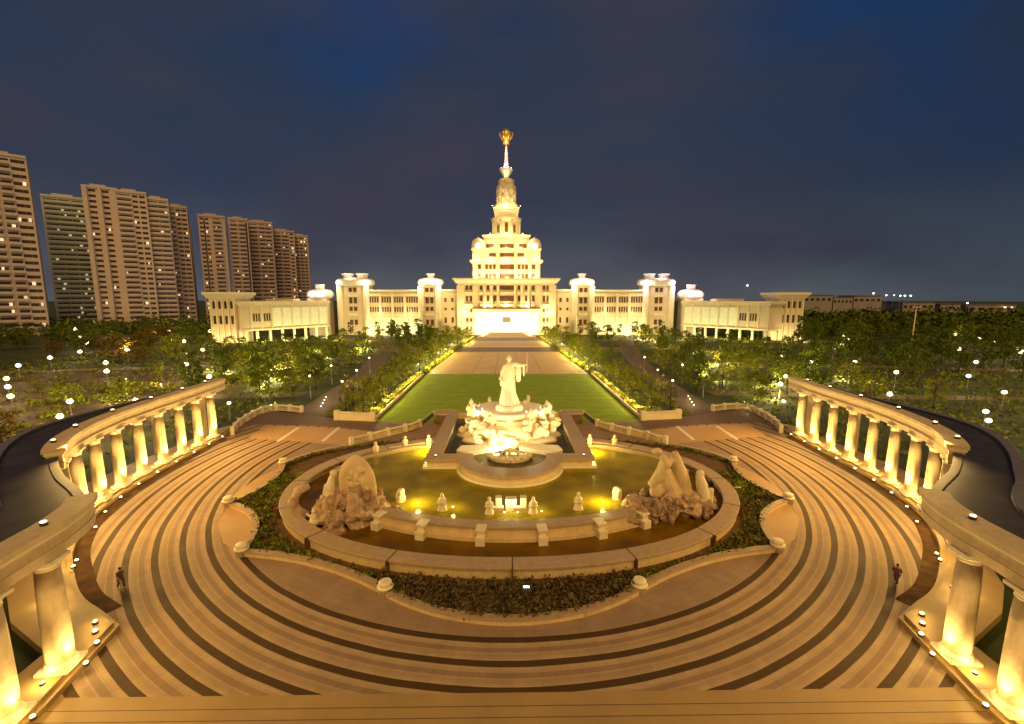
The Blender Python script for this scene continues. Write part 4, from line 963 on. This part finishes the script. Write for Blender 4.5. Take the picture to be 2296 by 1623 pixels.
apt('apartment_tower', -227.4, -215.2, 302, 81.5, 'second balconied face of the big curved block, beyond the dark vertical gap', 'aptA', 27, [(-.4, .45), (.5, .36)], 24, slots=((-.95, .05),), lit=4, seed=5, join=1.0)
apt('apartment_tower', -224.2, -213, 316, 79.5, 'narrow last section at the right end of the big curved block', 'aptC', 27, [(-.55, .3), (.1, .22), (.65, .25)], 24, slots=((-.93, .06),), lit=9, seed=6, join=1.0)
apt('apartment_tower', -213, -197, 330, 76, 'brown tower with tall dark recesses, leftmost of the distant group', 'aptC', 26, [(-.75, .14), (-.35, .12), (.35, .28)], 22, slots=((-.55, .05),), lit=12, seed=7, join=1.0)
apt('apartment_tower', -200, -187.5, 342, 76, 'brown tower in the distant group with a dark vertical slot', 'aptC', 26, [(-.5, .3), (.35, .3)], 22, slots=((.8, .08),), lit=7, seed=8, join=1.0)
apt('apartment_tower', -198, -180, 362, 77, 'brown tower in the middle of the distant group', 'aptC', 26, [(-.5, .3), (.15, .2), (.65, .2)], 22, lit=10, seed=9, join=1.0)
apt('apartment_tower', -191, -173.5, 384, 73.5, 'brown tower right of the middle of the distant group', 'aptC', 26, [(-.5, .3), (.2, .25), (.75, .15)], 22, lit=10, seed=10, join=1.0)
apt('apartment_tower', -182, -169.8, 402, 72, 'last and lowest brown tower at the right end of the distant group', 'aptC', 26, [(-.5, .25), (.1, .2), (.6, .2)], 22, lit=8, seed=11, join=1.0)
apt('apartment_tower', -252, -240, 360, 75, 'dim slim tower seen in the gap behind the big curved block', 'aptC', 22, [(-.4, .3), (.4, .3)], 14, lit=2, seed=12, balc=False)
apt('apartment_tower', -345, -322, 360, 82, 'dim narrow tower seen between the edge tower and the grey-green tower', 'aptC', 24, [(0, .7)], 14, lit=2, seed=13, balc=False)
for k, (x0, x1, z, lab) in enumerate([(262, 287, 22.3, 'far pale slab building just right of the end pavilion'), (288, 305, 20.6, 'far low building with dark window bands'), (306, 331, 21.8, 'far long grey building under the row of white lights'), (350, 379, 16.0, 'far low building behind the tall light mast'), (384, 402, 14.5, 'small far shed right of the light mast'), (409, 452, 14.0, 'low far building near the right edge of the view')]):
    t = empty('far_building', ((x0+x1)/2, 400, 0), label=lab, cat='building'); w = (x1-x0)/2
    MB().box(-w, w, 0, 20, 0, z).build('wall', M['farbld'], t); MB().box(-w-.4, w+.4, -.4, 20.4, z, z+.7).build('roof_edge', M['rim'], t)
    for q in range(5): MB().box(-w+w*.4*q+.6, -w+w*.4*q+w*.28, -.1, .05, z-4.5, z-2.2).build('window', M['win'], t)
FAR = [(321, 24.2, .95, 'lampw', 'tallest and brightest white light above the far grey building'), (332.5, 22.6, .8, 'lampw', 'white light above the far grey building, second from the tallest'), (339.4, 22.6, .6, 'lampw', 'small white light between two larger ones above the far grey building'), (345, 22.2, .9, 'lampw', 'white light left of the last one in the far row'), (349, 22.2, .9, 'lampw', 'white light just left of the far row\'s right end'), (354.2, 22.2, .9, 'lampw', 'white light at the right end of the far row'), (405.5, 15.8, .9, 'lampw', 'lone far white light left of the dark shed'), (439.5, 12.2, 1.1, 'lamp', 'warm far light near the right edge, left of a pair'), (445.8, 12.0, .8, 'lamp', 'warm far light near the right edge, right of a pair'), (241, 27, .9, 'lampw', 'bright white far light above the gallery roof left of the end pavilion')]
for x, z, r_, m, lab in FAR:
    t = empty('mast_light', (x if x > 250 else 200, 398 if x > 250 else 380, 0), label=lab, cat='light mast', group='far lights on the horizon')
    if x < 250: z = 30.5
    MB().tube([(0, 0, 0), (0, 0, z)], [.25, .12], 6).build('pole', M['metal'], t); MB().ell((0, -.3, z), (r_, .5, r_*.6), 10, 6).build('lamp_head', M[m], t)
t = empty('tall_light_mast', (116, 128.5, 0), label='tall slim grey light mast standing in the dark trees on the right', cat='light mast')
MB().tube([(0, 0, 0), (.2, 0, 17.4)], [.22, .12], 10).build('pole', M['stone'], t)
MB().tube([(-.9, 0, 17.2), (1.2, 0, 17.2)], .08, 6).build('crossarm', M['metal'], t)
for xx in (-.8, .2, 1.1): MB().ell((xx, -.15, 17.5), (.35, .25, .18), 8, 6).build('lamp_head', M['stone2'], t)

# ------------------------------------------------------------------ trees
def crown_mesh(name, m, h, rx, shape, seed, nclump, nleaf, leaf=.24):
    r = random.Random(seed); mb = MB(); base = h*.26
    for k in range(nclump):
        u = r.random(); z = base+(h-base)*u
        if shape == 'round': prof = math.sqrt(max(.04, 1-((z-base)/(h-base)*2-.95)**2))
        elif shape == 'cone': prof = max(.12, 1.05-u)*1.1
        else: prof = .55+.45*math.sin(3.1*u)
        a = r.uniform(0, 6.283); q = rx*prof*math.sqrt(r.uniform(.25, 1))*(1+.25*math.sin(2*a+seed))
        c = (q*math.cos(a), q*math.sin(a), z); s = r.uniform(.35, .75)*rx*.42
        for j in range(nleaf):
            d = Vector((r.gauss(0, 1), r.gauss(0, 1), r.gauss(0, .7)))*s*.55
            leafquad(mb, (c[0]+d.x, c[1]+d.y, max(base*.8, c[2]+d.z)), leaf*r.uniform(.6, 1.3), r)
    o = mb.build('crown', M[m]); me = o.data; bpy.data.objects.remove(o); return me
def trunk_mesh(h, rx, seed):
    r = random.Random(seed); mb = MB()
    mb.tube([(0, 0, 0), (.05, .03, h*.3), (-.04, .06, h*.55), (.05, 0, h*.8)], [.17, .13, .09, .03], 8)
    for k in range(5):
        a = r.uniform(0, 6.28); z = h*r.uniform(.24, .5); mb.tube([(0, 0, z), (rx*.4*math.cos(a), rx*.4*math.sin(a), z+h*.16), (rx*.75*math.cos(a), rx*.75*math.sin(a), z+h*.26)], [.08, .055, .02], 6)
    o = mb.build('trunk', M['bark']); me = o.data; bpy.data.objects.remove(o); return me
def palm_meshes():
    mb = MB(); r = random.Random(5)
    for k in range(16):
        a = k*.393+r.uniform(-.1, .1); up = r.uniform(.3, 1.3); L = 2.6
        pts = [(L*t*math.cos(a), L*t*math.sin(a), 6+up*2*t-2.6*t*t) for t in (0, .25, .5, .75, 1)]
        for p, q in zip(pts, pts[1:]):
            for s in (1, -1):
                dx, dy = -math.sin(a)*.45*s, math.cos(a)*.45*s
                mb.add([p, q, (q[0]+dx, q[1]+dy, q[2]-.35), (p[0]+dx, p[1]+dy, p[2]-.3)], [(0, 1, 2, 3)])
    o = mb.build('crown', M['leafc']); cm = o.data; bpy.data.objects.remove(o)
    o = MB().tube([(0, 0, 0), (.1, 0, 3), (0, 0, 6.05)], [.28, .2, .17], 8).build('trunk', M['bark']); tm = o.data; bpy.data.objects.remove(o)
    return tm, cm
TREES = {}
for i, (key, m, h, rx, shp, nc, nl, lf) in enumerate([('broad', 'leafa', 6.6, 2.9, 'round', 46, 22, .25), ('broad2', 'leafb', 7.6, 3.0, 'round', 52, 22, .27), ('young', 'leafc', 5.6, 1.6, 'oval', 26, 20, .20), ('young2', 'leafa', 4.9, 1.45, 'oval', 23, 20, .20), ('column', 'leafb', 8.6, 1.7, 'oval', 55, 24, .24), ('cone', 'leafb', 8.2, 2.4, 'cone', 60, 24, .25), ('brown', 'leafd', 6.4, 2.8, 'round', 60, 22, .27)]):
    TREES[key] = (trunk_mesh(h, rx, i), crown_mesh(key, m, h, rx, shp, i*13+1, nc, nl, lf))
TREES['palm'] = palm_meshes()
NT = [0]
def tree(x, y, kind, s, lab, grp):
    t = empty('palm_tree' if kind == 'palm' else 'tree', (x, y, 0), rnd.uniform(0, 6.28), label=lab, cat='tree', group=grp)
    t.scale = (s*rnd.uniform(.88, 1.12), s*rnd.uniform(.88, 1.12), s*rnd.uniform(.85, 1.15))
    for nm, me in zip(('trunk', 'crown'), TREES[kind]):
        o = bpy.data.objects.new(nm, me); C.objects.link(o); o.parent = t
    NT[0] += 1
    return t
placed = []
def scatter(poly, n, mind, kinds, smin, smax, lab, grp, avoid=()):
    xs = [p[0] for p in poly]; ys = [p[1] for p in poly]; k = 0; tries = 0
    while k < n and tries < 6000:
        tries += 1; x = rnd.uniform(min(xs), max(xs)); y = rnd.uniform(min(ys), max(ys))
        if not inpoly(x, y, poly) or any((x-a)**2+(y-b)**2 < mind*mind for a, b in placed): continue
        if any(inpoly(x, y, q) for q in avoid): continue
        placed.append((x, y)); kd = rnd.choice(kinds)
        tree(x, y, kd, rnd.uniform(smin, smax), lab[kd] if isinstance(lab, dict) else lab, grp); k += 1
KD = {'broad': 'spreading green tree', 'broad2': 'tall dense dark green tree', 'young': 'light green young tree', 'young2': 'small green young tree', 'column': 'narrow upright dark tree', 'cone': 'pointed dark tree', 'brown': 'brownish sparse tree', 'palm': 'palm tree'}
def labs(s): return {k: v+' '+s for k, v in KD.items()}
tree_lights = []
for sgn in (1, -1):
    side = 'right' if sgn > 0 else 'left'
    g = 'lit young trees in the strip beside the great lawn, %s side' % side
    for row, x in enumerate((24.8, 29.0)):
        for k in range(8):
            y = 77+5.4*k+row*2.6+rnd.uniform(-.6, .6)
            kd = ('young', 'young2')[(k+row) % 2]
            tree(sgn*(x+rnd.uniform(-.3, .3)), y, kd, rnd.uniform(.85, 1.1), KD[kd]+' in the planting strip on the %s side of the great lawn' % side, g); placed.append((sgn*x, y))
            if row == 0: tree_lights.append((sgn*(x-1.7), y+1.6, .2, 480, side, 'lawn strip'))
    g = 'lit trees along the %s side of the avenue' % side
    for row, off in enumerate((3.0, 8.0)):
        for k in range(14):
            y = 124+7.6*k+row*3; xe = 21.4-(y-120)*.05 if y < 168 else 19.2-(y-168)*.055
            if 168 < y < 188 and row == 0: continue
            kd = ('young', 'broad', 'young2')[(k+row) % 3]
            tree(sgn*(xe+off), y, kd, rnd.uniform(.85, 1.1), KD[kd]+' lining the %s side of the avenue' % side, g); placed.append((sgn*(xe+off), y))
            if row == 0 or k % 2: tree_lights.append((sgn*(xe+off-1.7), y+2, .2, 1500, side, 'avenue'))
    ROAD = mir([(30.5, 74), (38.5, 77), (41.5, 120), (49.5, 160), (61.5, 214), (51, 214), (39, 160), (33.5, 120)], sgn)
    XR = [(sgn*a, b) for a, b in ((44, 168), (90, 168), (90, 188), (44, 188))]
    GL = [(sgn*a, b) for a, b in ((90, 250), (90, 232), (112, 197), (140, 197), (140, 250))]
    scatter(mir([(33, 84), (78, 78), (84, 150), (76, 232), (32, 232)], sgn), 52, 4.0, ['broad', 'broad2', 'young', 'column', 'broad'], .8, 1.12, labs('in the park just %s of the avenue' % side), 'park trees %s of the avenue' % side, (ROAD, XR))
    for k in range(8):
        x = sgn*(32+7.2*k); y = 244-(k % 2)*3
        tree(x, y, 'palm' if k % 3 == 0 else 'column', rnd.uniform(.75, .95), ('palm tree' if k % 3 == 0 else 'narrow upright dark tree')+' in front of the %s palace wing' % side, 'trees before the %s wing' % side)
scatter([(60, 60), (230, 90), (300, 235), (150, 250), (120, 190), (84, 150), (78, 86)], 92, 5.2, ['broad2', 'broad', 'column', 'cone', 'broad2'], .9, 1.4, labs('in the dark park on the far right'), 'trees of the dark right park')
scatter([(-78, 125), (-84, 150), (-118, 196), (-150, 250), (-235, 250), (-250, 170), (-120, 130)], 50, 5.6, ['broad2', 'broad', 'brown', 'column'], .85, 1.25, labs('in the park below the apartment towers'), 'trees below the apartment towers')
scatter([(-52, 62), (-78, 78), (-80, 120), (-150, 120), (-120, 60)], 9, 10, ['young2', 'brown'], .7, 1.0, labs('among the lamps of the open left park'), 'sparse trees of the open left park')
tree(46.5, 83.5, 'broad', 1.05, 'bright green spreading tree just behind the far end of the right colonnade', None); light(None, (44.6, 81.5, .8), 500, (1, .9, .4), .3)
tree(-46.0, 86.5, 'broad', 1.0, 'green spreading tree just behind the far end of the left colonnade', None); light(None, (-44.5, 84.0, .8), 350, (1, .85, .4), .3)
for o in [o for o in C.objects if o.type == 'LIGHT' and o.parent is None and o.name.startswith('bulb')]:
    t = uplight(o.location.x, o.location.y, 0, 0, 'small floodlight under the green tree behind the far end of the %s colonnade' % ('right' if o.location.x > 0 else 'left'), None); o.parent = t; o.location = (0, 0, .8)
# far wood, one mass
r = random.Random(99); mb = MB()
def mass(x0, x1, y0, y1, h, n, s):
    for k in range(n):
        x = r.uniform(x0, x1); y = r.uniform(y0, y1); hh = h*r.uniform(.5, 1.1)*(1+.25*math.sin(x*.09)+.15*math.sin(x*.31+y))
        for j in range(9): leafquad(mb, (x+r.gauss(0, 2.2), y+r.gauss(0, 2), hh*r.uniform(.15, 1)), s*r.uniform(.6, 1.4), r)
mass(150, 520, 250, 392, 9.5, 2600, 1.5); mass(120, 330, 235, 260, 8.0, 500, 1.0); mass(-420, -150, 252, 282, 8, 700, 1.1); mass(235, 420, 120, 260, 10, 1500, 1.2); mass(-420, -235, 130, 250, 7, 600, 1.1)
tag(mb.build('far_wood', M['leafb']), 'dark distant wood stretching to the horizon', 'wood', kind='stuff')
mb = MB()
for sgn in (1, -1):
    for k in range(850):
        x = sgn*r.uniform(22.4, 24.2) if k % 2 else sgn*r.uniform(29.6, 31); y = r.uniform(75, 118)
        for j in range(3): leafquad(mb, (x+r.gauss(0, .1), y+r.gauss(0, .1), r.uniform(.05, .85)), .2, r)
    for k in range(900):
        y = r.uniform(121, 234); xe = (21.4-(y-120)*.05 if y < 168 else 19.2-(y-168)*.055)+r.uniform(.5, 2)
        for j in range(3): leafquad(mb, (sgn*xe, y, r.uniform(.05, 1.0)), .28, r)
tag(mb.build('hedge_planting', M['leafc']), 'low lit hedges and ground cover edging the lawn and avenue', 'hedge', kind='stuff')
mb = MB()
for sgn in (1, -1):
    for k in range(500):
        y = r.uniform(75, 118) if k % 3 else r.uniform(74.3, 79); x = sgn*(22.5+r.uniform(0, .9) if y > 79 else r.uniform(22.4, 27))
        for j in range(3): leafquad(mb, (x, y+r.gauss(0, .1), r.uniform(.3, 1.0)), .16, r)
tag(mb.build('yellow_flower_edging', M['flower']), 'yellow flowering plants lit along the edge of the great lawn', 'flowers', kind='stuff')
mb = MB()
for k in range(13000):
    x = r.choice((1, -1))*r.uniform(44, 150); y = r.uniform(44, 235)
    if 47 < abs(x) < 49 and y < 60: continue
    for j in range(2): leafquad(mb, (x+r.gauss(0, .4), y+r.gauss(0, .4), r.uniform(.05, .7)), .38, r)
for k in range(9):
    x0 = -r.uniform(58, 100); y0 = r.uniform(56, 118); L = r.uniform(14, 34); a0 = r.uniform(-.5, .9); cv = r.uniform(-.03, .03); n = int(L*16)
    for j in range(n):
        q = L*j/n; a = a0+cv*q; x = x0-q*math.cos(a); y = y0+q*math.sin(a)
        for i in range(2): leafquad(mb, (x+r.gauss(0, .5), y+r.gauss(0, .5), r.uniform(.05, 1.0)), .3, r)
tag(mb.build('ground_shrubs', M['leafa']), 'low shrubs scattered over the park grass', 'shrubs', kind='stuff')

# ------------------------------------------------------------------ park lamps
for x, y, z, p, side, wh in tree_lights:
    lab = 'small ground lights among the trees along the %s side of the %s' % (side, 'great lawn' if wh == 'lawn strip' else wh)
    uplight(x, y, z*0, p, lab, lab, (1, .80, .28), r=.2 if wh == 'avenue' else .13, lz=1.3)
LP = {}
def lamp_post(x, y, h, p, lab, grp, col=(1, .72, .38), r_=.22, m='lamp'):
    t = empty('lamp_post', (x, y, 0), label=lab, cat='street lamp', group=grp)
    if 'pole' not in LP:
        LP['pole'] = MB().lathe([(.14, 0), (.14, .3), (.06, .4), (.045, 1)], 8).build('pole', M['metal'], t); LP['head'] = MB().ell((0, 0, 0), (1, 1, .8), 10, 8).build('globe', M['lamp'], t)
        a, b = LP['pole'], LP['head']
    else:
        a, b = LP['pole'].copy(), LP['head'].copy()
        for o in (a, b): C.objects.link(o); o.parent = t
    if m != 'lamp': 
        b.data = b.data.copy(); b.data.materials[0] = M[m]
    a.scale = (1, 1, h); b.location = (0, 0, h); b.scale = (r_,)*3
    if p: light(t, (0, 0, h+r_+.15), p, col, .2)
r = random.Random(31)
LL = [(-60, 58), (-66, 66), (-72, 74), (-80, 70), (-88, 80), (-62, 78), (-97, 88), (-76, 90), (-108, 98), (-90, 102), (-120, 112), (-66, 100), (-104, 118), (-82, 116), (-130, 130), (-58, 70), (-53, 63), (-140, 150), (-118, 142), (-100, 150), (-160, 175), (-135, 185), (-190, 205), (-165, 215), (-205, 240), (-180, 245), (-230, 246), (-150, 232), (-120, 170), (-95, 135)]
for k, (x, y) in enumerate(LL):
    lab = 'glowing garden lamps scattered over the open park on the left' if y < 140 else 'glowing garden lamps below the apartment towers'
    lamp_post(x, y, r.uniform(2.6, 4.2), 1300 if y < 140 else 1800, lab, lab, r_=.30+.0022*y)
LR = [(80, 130), (92, 118), (76, 112), (102, 140), (90, 160), (118, 158), (134, 176), (200, 200), (150, 200), (84, 96), (64, 74), (100, 96), (146, 108), (66, 60), (72, 66), (88, 78), (96, 74), (110, 88), (122, 96), (128, 104), (116, 110), (138, 118), (150, 130), (160, 138), (148, 146), (172, 150), (180, 165), (165, 170), (190, 180), (54, 88), (60, 96), (70, 84)]
for k, (x, y) in enumerate(LR):
    lab = 'glowing garden lamps among the dark trees on the right'
    lamp_post(x, y, r.uniform(3, 4.4), 900, lab, lab, r_=.26+.0020*y)
for sgn in (1, -1):
    side = 'right' if sgn > 0 else 'left'
    lab = 'slim pale lamp posts along the %s side road' % side
    for x, y in ((31.0, 84), (32.5, 97), (39.6, 90), (40.6, 104), (36, 118), (46, 138)): lamp_post(sgn*x, y, 4.6, 600, lab, lab, r_=.22)
    lab = 'small bright bollard lights on the %s side road' % side
    for k in range(4): lamp_post(sgn*(34.2+.7*k), 81.5+2.6*k, .5, 40, lab, lab, r_=.13)
    lab = 'round ball lights outside the far end of the %s colonnade' % side
    for x, y in ((46.9, 68.5), (45.2, 72.5)): lamp_post(sgn*x, y, 3.2, 120, lab, lab, r_=.3)
for k, (x, y, m) in enumerate(((-148, 262, 'lampv'), (-143, 258, 'lampw'), (-152, 270, 'lamp'))):
    lamp_post(x, y, 12.0, 1500, ('violet glowing sign lamp', 'cool white lamp', 'warm lamp')[k]+' by the left end pavilion', 'coloured lamps by the left end pavilion', (.8, .5, 1) if k < 2 else (1, .7, .4), .9, m)
# water lamps
for x, y, p, lab in ((-.9, 54.0, 900, 'bright floodlight at the foot of the statue pedestal'), (-10.2, 55.6, 1100, 'underwater lamp in the left rear of the pond'), (10.4, 55.0, 1100, 'underwater lamp in the right rear of the pond'), (-8.8, 41.0, 420, 'underwater lamp beside the left rockery'), (8.8, 41.0, 420, 'underwater lamp beside the right rockery'), (-5.4, 40.2, 90, 'underwater lamp beside the leftmost small figure'), (-.6, 39.0, 60, 'underwater lamp before the golden block weir, left'), (.6, 39.0, 60, 'underwater lamp before the golden block weir, right'), (2.8, 39.2, 70, 'underwater lamp beside the slim stone figure')):
    t = uplight(x, y, .62 if abs(x) > 1 or y < 50 else 1.06, p, lab, None, (1, .76, .20) if abs(x) > 1 else (1, .84, .45), r=.10 if abs(x) > 1 or y < 50 else .36, name='water_lamp', lz=1.1)
for x, y in ((-6, 55), (6, 55), (-6.5, 63), (6.5, 63), (-3, 57.5), (3, 57.5)):
    uplight(x, y, 1.06, 170, 'floodlights in the basin around the statue pedestal', 'floodlights in the basin around the statue pedestal', (1, .85, .5), r=.16, name='water_lamp')
for x in (-3.2, 3.2): uplight(x, 58.3, 5.0, 420, 'floodlights on the pedestal bowl shining up at the statue', 'floodlights on the pedestal bowl', (1, .88, .62), r=.14)
for x in (-8.6, 8.6):  # pair of spots added here to brighten statue and pedestal
    lab = 'added floodlight on the front corner of the square basin wall, brightening the statue, %s' % ('left' if x < 0 else 'right')
    t = uplight(x, 50.8, 1.85, 0, lab, 'added floodlights on the basin corners', r=.12); light(t, (0, 0, .4), 4200, (1, .82, .48), .25, 62, (-x, 10.4, 5.2))
for sgn in (1, -1):
    side = 'right' if sgn > 0 else 'left'
    lab = 'small added ground lights brightening the park trees %s of the avenue' % side
    rr = random.Random(61+sgn)  # these lamps are added among the trees to lift the foliage
    for k in range(26):
        y = rr.uniform(86, 228); x = rr.uniform(43+max(0, (y-120)*.18), 84)
        uplight(sgn*x, y, 0, 1500, lab, lab, (1, .80, .30), r=.2, lz=1.2)
print('trees', NT[0])
